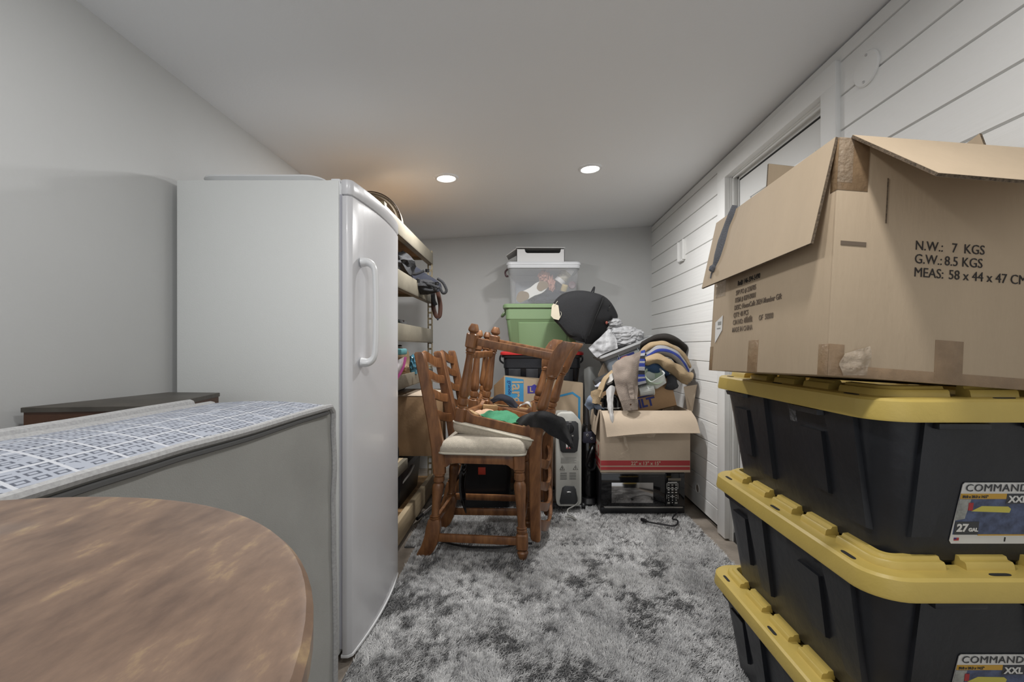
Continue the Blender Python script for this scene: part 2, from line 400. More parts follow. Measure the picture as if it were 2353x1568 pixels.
# ------------------------------------------------------------------ rugs
def pile_material():
    m = bpy.data.materials.new('grey_shag_pile'); m.use_nodes = True
    n = m.node_tree.nodes; L = m.node_tree.links; bs = n['Principled BSDF']
    bs.inputs['Roughness'].default_value = 0.75; bs.inputs['Specular IOR Level'].default_value = 0.25
    a = n.new('ShaderNodeAttribute'); a.attribute_name = 'fibre_nap_tone'
    r = n.new('ShaderNodeValToRGB'); r.color_ramp.elements[0].color = (0.27, 0.27, 0.275, 1); r.color_ramp.elements[1].color = (0.84, 0.835, 0.825, 1)
    L.new(a.outputs['Fac'], r.inputs['Fac']); L.new(r.outputs['Color'], bs.inputs['Base Color'])
    return m
M_PILE = pile_material()
M_RUGB = pm('grey_rug_backing', (0.16, 0.16, 0.165), 0.95, var=(30, 0.4))
def fibres(rng, x0, x1, y0, y1, n, L0, wid, seed, edge_lean):
    x = rng.uniform(x0, x1, n); y = rng.uniform(y0, y1, n)
    ns = np.array([noise.noise(Vector((a*2.1+seed, b*1.5, seed))) + 0.6*noise.noise(Vector((a*6+seed, b*5, 3.3))) for a, b in zip(x, y)])
    na = np.array([noise.noise(Vector((a*6.0-seed, b*5.0, 7.1))) for a, b in zip(x, y)])
    nc = np.array([noise.noise(Vector((a*38, b*38, seed+2.2))) for a, b in zip(x, y)])
    ang = na*2.6 + 1.6*nc + rng.normal(0, 0.6, n) + edge_lean
    lean = np.clip(0.80 + 0.14*ns + rng.normal(0, 0.22, n) + 0.3*nc, 0.1, 1.4)
    ln = L0*rng.uniform(0.7, 1.2, n)
    dx, dy = np.cos(ang), np.sin(ang)
    wx, wy = -dy*wid, dx*wid
    n2 = np.array([noise.noise(Vector((a*9+seed, b*4.5, 9.1))) for a, b in zip(x, y)])
    tone = np.clip(0.44 + 0.13*ns + 0.19*n2 + 0.22*nc + rng.normal(0, 0.13, n), 0, 1)  # broad noise patches paint the nap's light and shade into the fibre colour
    V = np.zeros((n, 6, 3), np.float32)
    for k, (f, w) in enumerate(((0.0, 1.0), (0.55, 0.85), (1.0, 0.35))):
        h = ln*f*np.cos(lean*(0.55+0.45*f)); q = ln*f*np.sin(lean*(0.55+0.45*f))
        V[:, 2*k, 0] = x+dx*q-wx*w; V[:, 2*k, 1] = y+dy*q-wy*w; V[:, 2*k, 2] = h+0.006
        V[:, 2*k+1, 0] = x+dx*q+wx*w; V[:, 2*k+1, 1] = y+dy*q+wy*w; V[:, 2*k+1, 2] = h+0.006
    base = (np.arange(n)*6)[:, None]
    F = np.concatenate([base+np.array([[0, 1, 3, 2]]), base+np.array([[2, 3, 5, 4]])], 1).reshape(-1, 4)
    shade = tone[:, None]*np.array([[0.55, 0.55, 0.9, 0.9, 1.0, 1.0]])*0 + tone[:, None]
    return V.reshape(-1, 3), F, np.repeat(tone, 6) if False else np.broadcast_to(shade, (n, 6)).reshape(-1)
def rug(label, x0, x1, y0, y1, fy0, dens, L0, wid, seed):
    t = Thing('shag_rug', label, 'rug', ((x0+x1)/2, (y0+y1)/2, 0), group='grey shag rugs')
    bk = MB(); bk.box(x0, x1, y0, y1, 0.0, 0.007, 0.002); t.part('backing', bk, M_RUGB, w=True)
    rng = np.random.default_rng(int(seed*10))
    n = int((x1-x0)*(y1-fy0)*dens)
    V, F, tone = fibres(rng, x0+0.004, x1-0.004, fy0, y1-0.004, n, L0, wid, seed, 0.6)
    V[:, 0] -= (x0+x1)/2; V[:, 1] -= (y0+y1)/2
    me = bpy.data.meshes.new('pile'); me.vertices.add(len(V)); me.vertices.foreach_set('co', V.ravel())
    me.loops.add(F.size); me.loops.foreach_set('vertex_index', F.ravel().astype(np.int32))
    me.polygons.add(len(F)); me.polygons.foreach_set('loop_start', (np.arange(len(F))*4).astype(np.int32))
    me.update(calc_edges=True)
    at_ = me.attributes.new('fibre_nap_tone', 'FLOAT', 'POINT'); at_.data.foreach_set('value', tone.astype(np.float32))
    me.materials.append(M_PILE)
    o = bpy.data.objects.new('pile', me); COL.objects.link(o); o.parent = t.o; o['kind'] = 'stuff'
rug('nearer grey shag rug in the open middle of the floor', -0.60, 1.05, 0.95, 2.485, 1.38, 80000, 0.017, 0.0014, 1.3)
rug('farther grey shag rug under the stacked chairs and microwave', -0.66, 1.05, 2.49, 3.60, 2.49, 52000, 0.017, 0.0016, 4.7)

# ------------------------------------------------------------------ upright freezer
FX0, FX1, FY0, FY1, FZ = -1.205, -0.643, 1.573, 2.165, 1.679
t = Thing('upright_freezer', 'tall white upright freezer with a looped door handle', 'freezer', (-0.92, (FY0+FY1)/2, 0))
b = MB(); b.box(FX0, FX1, FY0, FY1, 0.03, FZ, 0.006); t.part('cabinet', b, M_WHITES, w=True)
b = MB(); b.box(FX0+0.03, FX1-0.03, FY0+0.02, FY1-0.02, 0.0, 0.03); t.part('plinth', b, M_BLACK, w=True)
b = MB(); b.box(FX1-0.001, FX1+0.010, FY0+0.008, FY1-0.008, 0.05, FZ-0.03); t.part('gasket', b, M_GREYGASKET, w=True)
def door_profile(x0, x1, bow, inset=0.0, n=14):
    pts = [(x0, FY0+inset), (x1-0.014, FY0+inset)]
    for i in range(n+1):
        s = i/n; y = FY0+0.012+inset + (FY1-FY0-0.024-2*inset)*s
        pts.append((x1 + bow*(1-(2*s-1)**2), y))
    return pts + [(x1-0.014, FY1-inset), (x0, FY1-inset)]
dz0, dz1 = 0.035, 1.625
b = MB(); b.prism(door_profile(FX1+0.011, -0.600, 0.020), dz0, dz1, 'z', 0.003)
dr = t.part('door', b, M_WHITE, w=True)
b = MB(); b.prism(door_profile(FX1+0.006, -0.598, 0.021), dz1+0.003, FZ+0.004, 'z', 0.008); t.part('door_cap', b, M_WHITE, dr, w=True)
b = MB(); b.prism(door_profile(FX1+0.006, -0.598, 0.021), dz0-0.012, dz0-0.001, 'z', 0.002); t.part('door_sill_strip', b, M_WHITEPL, dr, w=True)
hz0, hz1, hy = 1.045, 1.405, 1.640
P = [(-0.590, hy, hz1), (-0.565, hy+0.004, hz1), (-0.546, hy+0.006, hz1-0.018), (-0.540, hy+0.006, hz1-0.06), (-0.538, hy+0.006, (hz0+hz1)/2), (-0.540, hy+0.006, hz0+0.06), (-0.546, hy+0.006, hz0+0.018), (-0.565, hy+0.004, hz0), (-0.590, hy, hz0)]
b = MB(); b.tube(P, [0.020, 0.017, 0.013, 0.0125, 0.0125, 0.0125, 0.013, 0.017, 0.020], 14, res=40, sq=(0.85, 1.25)); t.part('handle', b, M_WHITEPL, dr, w=True)
b = MB(); b.box(FX1-0.03, FX1+0.002, FY0+0.004, FY0+0.05, FZ-0.028, FZ+0.006, 0.004); b.box(FX1-0.003, FX1+0.008, FY0+0.006, FY0+0.03, FZ-0.05, FZ-0.01, 0.002); t.part('hinge_cover', b, M_WHITEPL, w=True)
t.text('logo', 'Hamilton Beach', 0.017, T3(-0.5815, 1.925, 1.512) @ RZ(math.radians(3.5)) @ RIGHTF, M_INK, dr, w=True)
# tray lying on the freezer
t = Thing('plastic_tray', 'white plastic tray lid lying on top of the freezer', 'tray', (-0.945, 1.80, FZ+0.0005))
b = MB(); R = lambda w, d, r, z: [(x, y, z) for x, y in rrect(w, d, r, 6)]
b.loft([R(0.41, 0.35, 0.05, 0.0), R(0.41, 0.35, 0.05, 0.014), R(0.44, 0.38, 0.06, 0.026), R(0.435, 0.375, 0.058, 0.032), R(0.40, 0.34, 0.045, 0.032), R(0.39, 0.33, 0.042, 0.016)])
t.part('tray', b, M_WHITEPL)
b = MB(); b.box(0.235, 0.275, -0.16, -0.10, 0.0, 0.024, 0.004); b.box(0.245, 0.268, -0.15, -0.12, 0.024, 0.028, 0.001); t.part('clip', b, M_WHITEPL)

# ------------------------------------------------------------------ mattress on its side
def mattress_border():
    m = bpy.data.materials.new('mattress_border_pattern'); m.use_nodes = True
    nt = m.node_tree; n = nt.nodes; L = nt.links; bs = n['Principled BSDF']; bs.inputs['Roughness'].default_value = 0.8
    tc = n.new('ShaderNodeTexCoord'); sp = n.new('ShaderNodeSeparateXYZ'); L.new(tc.outputs['Object'], sp.inputs[0])
    def mt(op, a, b_=None):
        q = n.new('ShaderNodeMath'); q.operation = op
        for i, v in enumerate((a, b_)):
            if v is None: continue
            if isinstance(v, (int, float)): q.inputs[i].default_value = v
            else: L.new(v, q.inputs[i])
        return q.outputs[0]
    u = mt('MULTIPLY', sp.outputs['X'], 54); v = mt('MULTIPLY', sp.outputs['Y'], 46)
    v2 = mt('ADD', v, mt('MULTIPLY', u, 0.35))
    fu = mt('ABSOLUTE', mt('SUBTRACT', mt('FRACT', u), 0.5)); fv = mt('ABSOLUTE', mt('SUBTRACT', mt('FRACT', v2), 0.5))
    d = mt('MAXIMUM', mt('MULTIPLY', fu, 1.25), fv)
    ring = mt('MULTIPLY', mt('GREATER_THAN', d, 0.21), mt('LESS_THAN', d, 0.37))
    nz = n.new('ShaderNodeTexNoise'); nz.inputs['Scale'].default_value = 40; L.new(tc.outputs['Object'], nz.inputs['Vector'])
    ring = mt('MULTIPLY', ring, mt('GREATER_THAN', nz.outputs['Fac'], 0.42))
    # white lattice bands
    band = mt('GREATER_THAN', mt('ABSOLUTE', mt('SUBTRACT', mt('FRACT', mt('MULTIPLY', u, 0.25)), 0.5)), 0.46)
    band = mt('MAXIMUM', band, mt('GREATER_THAN', mt('ABSOLUTE', mt('SUBTRACT', mt('FRACT', mt('MULTIPLY', v2, 0.3333)), 0.5)), 0.46))
    mx = n.new('ShaderNodeMix'); mx.data_type = 'RGBA'; mx.inputs['A'].default_value = (0.34, 0.365, 0.42, 1); mx.inputs['B'].default_value = (0.09, 0.10, 0.13, 1)
    L.new(ring, mx.inputs['Factor'])
    m2 = n.new('ShaderNodeMix'); m2.data_type = 'RGBA'; L.new(band, m2.inputs['Factor']); L.new(mx.outputs['Result'], m2.inputs['A']); m2.inputs['B'].default_value = (0.50, 0.515, 0.55, 1)
    L.new(m2.outputs['Result'], bs.inputs['Base Color'])
    return m
M_BORDER = mattress_border()
MZ = 0.953
MXN, MXF, MYE, MYN = -0.468, -0.815, 1.115, -0.75     # near face, far face, far end, hidden end
t = Thing('mattress', 'grey mattress with patterned border standing on its long side', 'mattress', ((MXN+MXF)/2, (MYE+MYN)/2, 0))
def face_sheet(x, bow, ny=80, nz_=44):
    rows = []
    for j in range(nz_):
        z = 0.0 + (MZ)*j/(nz_-1); row = []
        for i in range(ny):
            y = MYN + (MYE-MYN)*i/(ny-1)
            s = math.sin(PI*min(1, max(0, (y-0.1)/(MYE-0.1)))) if y > 0.1 else 0
            row.append((x - bow*s*(0.3+0.7*j/(nz_-1)) + 0.008*noise.noise(Vector((y*3.1, z*2.2, 5))) + 0.005*noise.noise(Vector((y*9+z*6, z*5-y*4, 8))), y, z))
        rows.append(row)
    return rows
b = MB()
nr = face_sheet(MXN, 0.022); fr = face_sheet(MXF, 0.010)
t_ = bmesh.new()
NV = [[t_.verts.new(p) for p in r] for r in nr]; FV = [[t_.verts.new(p) for p in r] for r in fr]
for j in range(len(nr)-1):
    for i in range(len(nr[0])-1):
        t_.faces.new((NV[j][i], NV[j][i+1], NV[j+1][i+1], NV[j+1][i])); t_.faces.new((FV[j][i], FV[j+1][i], FV[j+1][i+1], FV[j][i+1]))
    t_.faces.new((NV[j][-1], FV[j][-1], FV[j+1][-1], NV[j+1][-1])); t_.faces.new((NV[j][0], NV[j+1][0], FV[j+1][0], FV[j][0]))
for i in range(len(nr[0])-1): t_.faces.new((NV[0][i], FV[0][i], FV[0][i+1], NV[0][i+1]))
for i in range(len(nr[0])-1): t_.faces.new((NV[-1][i], NV[-1][i+1], FV[-1][i+1], FV[-1][i]))
bmesh.ops.recalc_face_normals(t_, faces=t_.faces[:]); b.merge(t_)
t.part('cover', b, M_MATG, w=True)
ne, fe = nr[-1], fr[-1]
b = MB(); rows = []
for k, f in enumerate((0.02, 0.25, 0.5, 0.75, 0.98)):
    rows.append([Vector(a).lerp(Vector(c_), f) + Vector((0, 0, 0.001 + 0.012*(1-(2*f-1)**2))) for a, c_ in zip(ne, fe)])
b.sheet(rows, len(ne), 9, 0.002); t.part('border', b, M_BORDER, w=True)
b = MB()
endpts = [Vector(nr[j][-1]) for j in range(len(nr)-1, -1, -1)]
path = [Vector(p)+Vector((0.002, 0, 0.003)) for p in ne[:-1]] + [Vector(ne[-1])+Vector((0.001, -0.012, 0.002)), Vector(ne[-1])+Vector((0.002, 0.001, -0.012))] + [p+Vector((0.003, 0.002, 0)) for p in endpts[1:]]
b.tube(path, 0.0075, 8); t.part('piping', b, M_MATPIPE, w=True)
b = MB(); b.tube([Vector(p)+Vector((0.05, 0, 0.008)) for p in fe], 0.011, 8, sq=(0.6, 1.2)); t.part('piping', b, M_MATPIPE, w=True)
b = MB(); b.tube([Vector(p)+Vector((0.0, 0, 0.006)) for p in fe], 0.013, 8); t.part('piping', b, M_MATPIPE, w=True)
b = MB(); b.tube([Vector(p)+Vector((0.0022, -0.0, -0.011)) for p in ne[:-1]], 0.0045, 6); t.part('seam_welt', b, M_MATDARK, w=True)

# ------------------------------------------------------------------ round pedestal table by the camera
def scuffed_sheen_top():
    m = pm('scuffed_brown_sheen_top', (0.20, 0.105, 0.062), 0.36, bump=(25, 0.05))
    nt = m.node_tree; n = nt.nodes; L = nt.links; bs = n['Principled BSDF']
    tc = n.new('ShaderNodeTexCoord'); mp = n.new('ShaderNodeMapping'); mp.inputs['Scale'].default_value = (2.6, 1.0, 1); mp.inputs['Rotation'].default_value = (0, 0, 0.55)
    L.new(tc.outputs['Object'], mp.inputs[0])
    a = n.new('ShaderNodeTexNoise'); a.inputs['Scale'].default_value = 19; a.inputs['Detail'].default_value = 8; a.inputs['Roughness'].default_value = 0.65; L.new(mp.outputs[0], a.inputs['Vector'])
    r = n.new('ShaderNodeValToRGB'); e = r.color_ramp.elements
    e[0].position = 0.34; e[0].color = (0.115, 0.070, 0.048, 1); e[1].position = 0.58; e[1].color = (0.20, 0.127, 0.085, 1)
    x = e.new(0.68); x.color = (0.32, 0.22, 0.12, 1)
    L.new(a.outputs['Fac'], r.inputs[0]); 
    g = n.new('ShaderNodeTexNoise'); g.inputs['Scale'].default_value = 6; L.new(tc.outputs['Object'], g.inputs['Vector'])
    rr = n.new('ShaderNodeValToRGB'); rr.color_ramp.elements[0].position = 0.52; rr.color_ramp.elements[1].position = 0.70
    L.new(g.outputs['Fac'], rr.inputs[0])
    mx = n.new('ShaderNodeMix'); mx.data_type = 'RGBA'; L.new(rr.outputs[0], mx.inputs['Factor']); L.new(r.outputs[0], mx.inputs['A']); mx.inputs['B'].default_value = (0.17, 0.155, 0.148, 1)  # grey sheen patches mixed into the colour of the scuffed top
    L.new(mx.outputs['Result'], bs.inputs['Base Color'])
    return m
M_TABLE = scuffed_sheen_top()
TZ, TR = 0.984, 0.262
TC = Vector((-2.87*0.116, 0.82*0.116, 0))
t = Thing('pedestal_table', 'small round brown scuffed pedestal table in front of mattress', 'table', (TC.x, TC.y, 0))
b = MB(); b.lathe([(0.0, TZ-0.018), (TR-0.004, TZ-0.018), (TR, TZ-0.013), (TR, TZ-0.004), (TR-0.003, TZ-0.0005), (TR-0.006, TZ), (0.0001, TZ)], 96); t.part('table_top', b, M_TABLE)
LX = 0.06
b = MB(); b.lathe([(0.0, 0.12), (0.055, 0.12), (0.05, 0.2), (0.028, 0.26), (0.035, 0.4), (0.045, 0.6), (0.03, 0.8), (0.028, 0.90), (0.07, 0.94), (0.07, TZ-0.018)], 24, T3(LX, 0, 0)); t.part('pedestal', b, M_WOODD)
for k in range(3):
    a = k*2*PI/3 - 0.25
    b = MB(); b.tube([(LX+0.03*math.cos(a), 0.03*math.sin(a), 0.16), (LX+0.10*math.cos(a), 0.10*math.sin(a), 0.13), (LX+0.17*math.cos(a), 0.17*math.sin(a), 0.018)], [0.028, 0.022, 0.016], 10, res=12); t.part('leg', b, M_WOODD)

# ------------------------------------------------------------------ narrow dark wooden stand behind the mattress
d_ = 0.145
A, B, C, D = [Vector((x*d_, y*d_, HC-d_)) for x, y in ((-8.33, 7.52), (-6.27, 7.75), (-6.70, 10.0), (-7.9, 10.1))]
t = Thing('wooden_stand', 'narrow dark wooden cabinet behind the mattress with worn top edges', 'cabinet', ((A+B+C+D)/4 - Vector((0, 0, HC-d_))))
def inset4(k, z): 
    c_ = (A+B+C+D)/4
    return [Vector((p.x+(c_.x-p.x)*k, p.y+(c_.y-p.y)*k, z)) for p in (A, B, C, D)]
zt = HC-d_
b = MB(); b.loft([inset4(0, zt-0.012), inset4(0, zt-0.001), inset4(0.01, zt)]); t.part('top', b, pm('worn_dark_top', (0.085, 0.075, 0.062), 0.45, var=(14, 0.35), bump=(40, 0.1)), w=True)
b = MB(); b.loft([inset4(0.12, 0.10), inset4(0.12, zt-0.012)]); t.part('carcass', b, M_WOODD, w=True)
q = inset4(0.02, 0)
for i in range(4):
    b = MB(); s1 = (q[(i+1) % 4]-q[i]).normalized()*0.045; s2 = (q[(i-1) % 4]-q[i]).normalized()*0.045
    z0, z1 = Vector((0, 0, 0)), Vector((0, 0, zt-0.012))
    b.loft([[q[i]+z0, q[i]+s1+z0, q[i]+s1+s2+z0, q[i]+s2+z0], [q[i]+z1, q[i]+s1+z1, q[i]+s1+s2+z1, q[i]+s2+z1]]); t.part('leg', b, M_WOODD, w=True)
for i in (0, 1):
    b = MB(); p0, p1 = q[i], q[(i+1) % 4]; e = (p1-p0).normalized(); nn = Vector((-e.y, e.x, 0))*0.02
    a0, a1 = p0+e*0.045, p1-e*0.045
    b.loft([[a0+Vector((0, 0, zt-0.035)), a1+Vector((0, 0, zt-0.035)), a1+nn+Vector((0, 0, zt-0.035)), a0+nn+Vector((0, 0, zt-0.035))], [a0+Vector((0, 0, zt-0.012)), a1+Vector((0, 0, zt-0.012)), a1+nn+Vector((0, 0, zt-0.012)), a0+nn+Vector((0, 0, zt-0.012))]]); t.part('rail', b, M_WOODD, w=True)
# ------------------------------------------------------------------ boltless shelving
RX0, RX1, RY0, RY1 = -1.205, -0.69, 2.23, 3.40
t = Thing('storage_rack', 'beige boltless metal shelving with particle board decks behind freezer', 'shelving', ((RX0+RX1)/2, (RY0+RY1)/2, 0))
def rack_post(x, y, sx, sy):
    b = MB()
    def strip(M):   # perforated strip in local (u along, z up)
        for u0, u1 in ((-0.019, -0.009), (0.009, 0.019)): b.box(u0, u1, -0.001, 0.001, 0.0, 1.815, M=M)
        for k in range(41):
            z = k*0.045; b.box(-0.0095, 0.0095, -0.001, 0.001, z, z+0.014, M=M)
    strip(T3(x+sx*0.019, y, 0)); strip(T3(x, y+sy*0.019, 0) @ RZ(PI/2))
    t.part('post', b, M_RACKP, w=True)
for x, sx in ((RX1+0.001, -1), (RX0, 1)):
    for y, sy in ((RY1, -1), (RY0, 1)): rack_post(x, y, sx, sy)
for zt, h in ((1.80, 0.085), (1.525, 0.10), (1.232, 0.10), (0.945, 0.078)):
    b = MB()
    for x0, x1, s in ((RX1-0.004, RX1+0.004, -1), (RX0-0.004, RX0+0.004, 1)):
        b.box(x0, x1, RY0, RY1, zt-h, zt, 0.002); b.box(min(x0, x0+s*0.03), max(x1, x1+s*0.03) if s > 0 else x1, RY0, RY1, zt-h, zt-h+0.004); b.box(x0+0.003*s, x1+0.003*s, RY0, RY1, zt-h*0.62, zt-h*0.55, 0.001)
    t.part('beam', b, M_RACK, w=True)
    b = MB()
    for y in (RY0+0.004, RY1-0.004): b.box(RX0, RX1, y-0.003, y+0.003, zt-0.05, zt-0.005, 0.001)
    t.part('end_brace', b, M_RACKP, w=True)
    b = MB(); b.box(RX0+0.006, RX1-0.006, RY0+0.01, RY1-0.01, zt-0.03, zt-0.014); t.part('shelf_board', b, M_PBOARD, w=True)
    # scuffed end sleeve on the beam
b = MB(); b.box(RX1+0.003, RX1+0.0055, 2.95, 2.975, 1.43, 1.52); t.part('beam_joint', b, M_RACK, w=True)
b = MB(); b.box(RX1-0.02, RX1+0.006, RY0, 2.66, 0.395, 0.452, 0.003); t.part('beam', b, M_RACK, w=True)
b = MB(); b.box(RX0+0.01, RX1-0.02, RY0, 2.66, 0.434, 0.452); b.box(RX0+0.01, -0.80, 2.66, RY1, 0.434, 0.452); t.part('shelf_board', b, M_PINE, w=True)
b = MB(); b.box(RX1-0.02, RX1+0.012, RY0, RY1, 0.03, 0.155, 0.004); t.part('beam', b, M_PINE, w=True)
b = MB(); b.box(RX0+0.01, RX1-0.02, RY0, RY1, 0.12, 0.138); t.part('shelf_board', b, M_PBOARD, w=True)

# things on the shelving
def arc_pad():
    b = MB(); R = []
    for k, (f, yy) in enumerate(((0.90, -0.045), (1.0, -0.03), (1.0, 0.03), (0.90, 0.045))):
        pts = []
        for i in range(25):
            a = PI*i/24; pts.append((0.185*f*math.cos(a)*1.0, yy, 0.180*f*math.sin(a)+0.0))
        R.append(pts + [(-0.185*f, yy, -0.0), ])
    b.loft(R); return b
t2 = Thing('round_cushion', 'beige rounded cushion with dark edge on top shelf against ceiling', 'cushion', (-0.89, 2.62, 1.80), (0, 0, 0))
b = arc_pad(); t2.part('cushion', b, pm('beige_canvas', (0.22, 0.18, 0.13), 0.9, bump=(200, 0.3)))
b = MB(); b.tube([(0.188*math.cos(PI*i/30), -0.032, 0.183*math.sin(PI*i/30)+0.002) for i in range(31)], 0.0035, 8); t2.part('piping', b, pm('dark_brown_edge', (0.05, 0.035, 0.025), 0.7))

# black bag slumped over the second shelf
t2 = Thing('camera_bag', 'black nylon bag with straps hanging over end of second shelf', 'bag', at(955, 640, 3.0))
b = MB()
rings = []
path = [(at(900, 615, 2.75), 0.085, 0.08), (at(930, 622, 2.85), 0.09, 0.075), (at(955, 634, 2.95), 0.085, 0.07), (at(978, 648, 3.05), 0.08, 0.062), (at(1000, 656, 3.12), 0.06, 0.05), (at(1015, 660, 3.15), 0.03, 0.03)]
for p, a, c_ in path:
    p = p + Vector((-0.02, 0, 0))
    rings.append([p + Vector((0.0, a*math.cos(2*PI*i/20), 0)) + Vector((a*0.5*math.cos(2*PI*i/20), 0, c_*math.sin(2*PI*i/20)*(1+0.25*noise.noise(Vector((p.x*9, i*0.9, 2)))))) for i in range(20)])
b.loft(rings); t2.part('body', b, M_NAVY, w=True)
b = MB(); b.blob(at(925, 610, 2.75), (0.07, 0.10, 0.075), 0.3, 2.5, 3, 4.0); t2.part('hood', b, M_BLKFAB, w=True)
b = MB(); b.blob(at(975, 660, 2.98), (0.085, 0.06, 0.048), 0.3, 2.4, 3, 6.0); t2.part('front_pocket', b, M_BLKFAB, w=True)
for pts in ([(958, 640), (970, 650), (990, 655), (1008, 662)], [(1005, 640), (1018, 650), (1026, 668), (1018, 674), (1010, 660)], [(938, 620), (950, 630), (962, 628), (975, 622)], [(960, 648), (966, 662), (990, 668), (1005, 664)]):
    b = MB(); b.tube([at(x, y, 2.93) for x, y in pts], 0.007, 6, res=16, sq=(1.3, 0.5)); t2.part('strap', b, M_BLKFAB, w=True)
for x, y in ((960, 646), (1000, 664), (982, 622), (1004, 652)):
    b = MB(); c = at(x, y, 2.90); b.box(c.x-0.013, c.x+0.013, c.y-0.006, c.y+0.006, c.z-0.010, c.z+0.010, 0.003); t2.part('buckle', b, M_BLKGL, w=True)
t2 = Thing('leather_strap', 'brown and black looped wrist strap hanging below second shelf end', 'strap', at(1003, 715, 3.25))
b = MB(); b.tube([at(x, y, 3.25) for x, y in ((996, 668), (995, 690), (997, 712), (1003, 727), (1010, 726), (1012, 705), (1009, 685), (1005, 668))], 0.011, 8, res=30, sq=(1.4, 0.6)); t2.part('loop', b, pm('brown_leather', (0.05, 0.02, 0.012), 0.4), w=True)
b = MB(); b.tube([at(x, y, 3.235) for x, y in ((994, 668), (996, 690), (1001, 702))], 0.012, 8, res=10, sq=(1.3, 0.7)); t2.part('grip', b, M_BLKFAB, w=True)
b = MB(); b.blob(at(1006, 733, 3.25), (0.008, 0.006, 0.012), 0, 1, 2); t2.part('toggle', b, M_NAVY, w=True)
b = MB(); p = [at(905, 747, 2.42), at(942, 748, 2.60), at(936, 760, 2.60), at(905, 759, 2.42)]
b.prism([(-0.86, 2.44), (-0.715, 2.44), (-0.70, 2.70), (-0.86, 2.70)], 1.22, 1.258, 'z', 0.004)
solo('laptop', b, M_BLKGL, 'flat black case on the third shelf', 'case')
# fourth shelf: books, pouch, packet, zip bag
BZ = 0.9315
for i, (x, y, w_, d2, h, mt, lab) in enumerate(((-0.86, 2.50, 0.20, 0.16, 0.125, M_WOODD, 'brown ridged wooden box on the fourth shelf'), )):
    t2 = Thing('wooden_box', lab, 'box', (x+0.02, y, BZ))
    b = MB(); b.box(-w_/2, w_/2, -d2/2, d2/2, 0, h, 0.003)
    t2.part('body', b, M_CARDB)
    b = MB()
    for k in range(5): b.box(-w_/2-0.002, w_/2+0.002, -d2/2-0.002, d2/2, 0.012+k*0.024, 0.024+k*0.024, 0.001)
    t2.part('slats', b, M_WOODD)
b = MB(); c = at(915, 797, 2.5); b.box(c.x-0.1, c.x+0.035, c.y-0.06, c.y+0.06, BZ+0.1265, BZ+0.16, 0.008)
solo('teal_box', b, pm('teal_card', (0.10, 0.28, 0.30), 0.6), 'small teal box lying on top of brown wooden box', 'box')
t2 = Thing('fabric_pouch', 'tan canvas pouch with dark strap on the fourth shelf', 'pouch', (-0.80, 2.75, BZ))
b = MB(); b.blob((0, 0, 0.09), (0.10, 0.10, 0.088), 0.22, 1.6, 4, 3.0, crease=0.1, pw=0.8); t2.part('body', b, pm('tan_canvas', (0.36, 0.26, 0.16), 0.9, bump=(200, 0.3)))
b = MB(); b.tube([(-0.06, -0.10, 0.03), (-0.03, -0.112, 0.10), (0.02, -0.08, 0.165), (0.05, 0.0, 0.178)], 0.008, 6, res=14, sq=(1.5, 0.5)); t2.part('strap', b, M_DGREY)
b = MB(); c = at(954, 838, 2.86); b.blob(c + Vector((-0.01, 0, 0.0)), (0.03, 0.025, 0.062), 0.3, 2.2, 3, 1.5, crease=0.3)
b.box(c.x-0.02, c.x+0.01, c.y-0.02, c.y+0.02, BZ, c.z-0.03)
solo('blue_packet', b, pm('blue_foil', (0.10, 0.30, 0.42), 0.25, var=(40, 0.7)), 'small crumpled blue packet on fourth shelf', 'packet')
t2 = Thing('zip_bag', 'clear zip bag with pink zipper poking out past the freezer', 'plastic bag', at(915, 870, 2.35))
rows = [[at(897, 835, 2.36), at(912, 828, 2.32), at(930, 820, 2.33)], [at(897, 855, 2.33), at(910, 850, 2.29), at(925, 846, 2.33)], [at(897, 880, 2.36), at(904, 876, 2.31), at(912, 868, 2.34)]]
b = MB(); b.sheet(rows, 14, 14, 0.003, 0.012, 30); t2.part('bag', b, pm('clear_film', (0.85, 0.82, 0.85), 0.1, alpha=0.4, bump=(30, 0.6)), w=True)
b = MB(); b.tube([at(932, 821, 2.328), at(926, 846, 2.328), at(913, 869, 2.335), at(905, 882, 2.35)], 0.005, 8, res=16, sq=(1.3, 0.8)); t2.part('zipper', b, pm('pink_zipper', (0.62, 0.10, 0.36), 0.35), w=True)
# big carton on the low shelf, its end sticking out
t2 = Thing('cardboard_carton', 'plain brown carton sticking out of the rack left of chairs', 'box', (-0.79, 2.92, 0.4525))
b = MB(); b.box(-0.24, 0.245, -0.22, 0.22, 0, 0.355, 0.004); t2.part('body', b, M_CARDB)
b = MB(); b.box(-0.235, 0.24, -0.221, -0.004, 0.355, 0.360, 0.001); b.box(-0.235, 0.24, 0.004, 0.221, 0.355, 0.360, 0.001); t2.part('flap', b, M_CARD2)
b = MB(); b.box(-0.03, 0.03, -0.2225, -0.2205, 0.27, 0.36); b.box(-0.03, 0.03, -0.222, 0.222, 0.3602, 0.3612); t2.part('tape', b, M_CTAPE)
b = MB(); b.box(-0.20, 0.02, -0.14, 0.16, 0.3625, 0.44, 0.01, M=None)
t2 = Thing('black_case', 'black case on top of the brown carton under fourth shelf', 'case', (-0.93, 2.95, 0.8145))
b = MB(); b.box(-0.15, 0.12, -0.16, 0.16, 0, 0.045, 0.012); t2.part('body', b, M_BLACK)
b = MB(); b.tube([(0.03, -0.16, 0.02), (0.05, -0.19, 0.04), (0.09, -0.19, 0.04), (0.11, -0.16, 0.02)], 0.006, 6, res=12); t2.part('handle', b, M_DGREY)
t2 = Thing('black_bag', 'small black bag with a blue buckle beside brown carton', 'bag', (-0.76, 2.46, 0.4525))
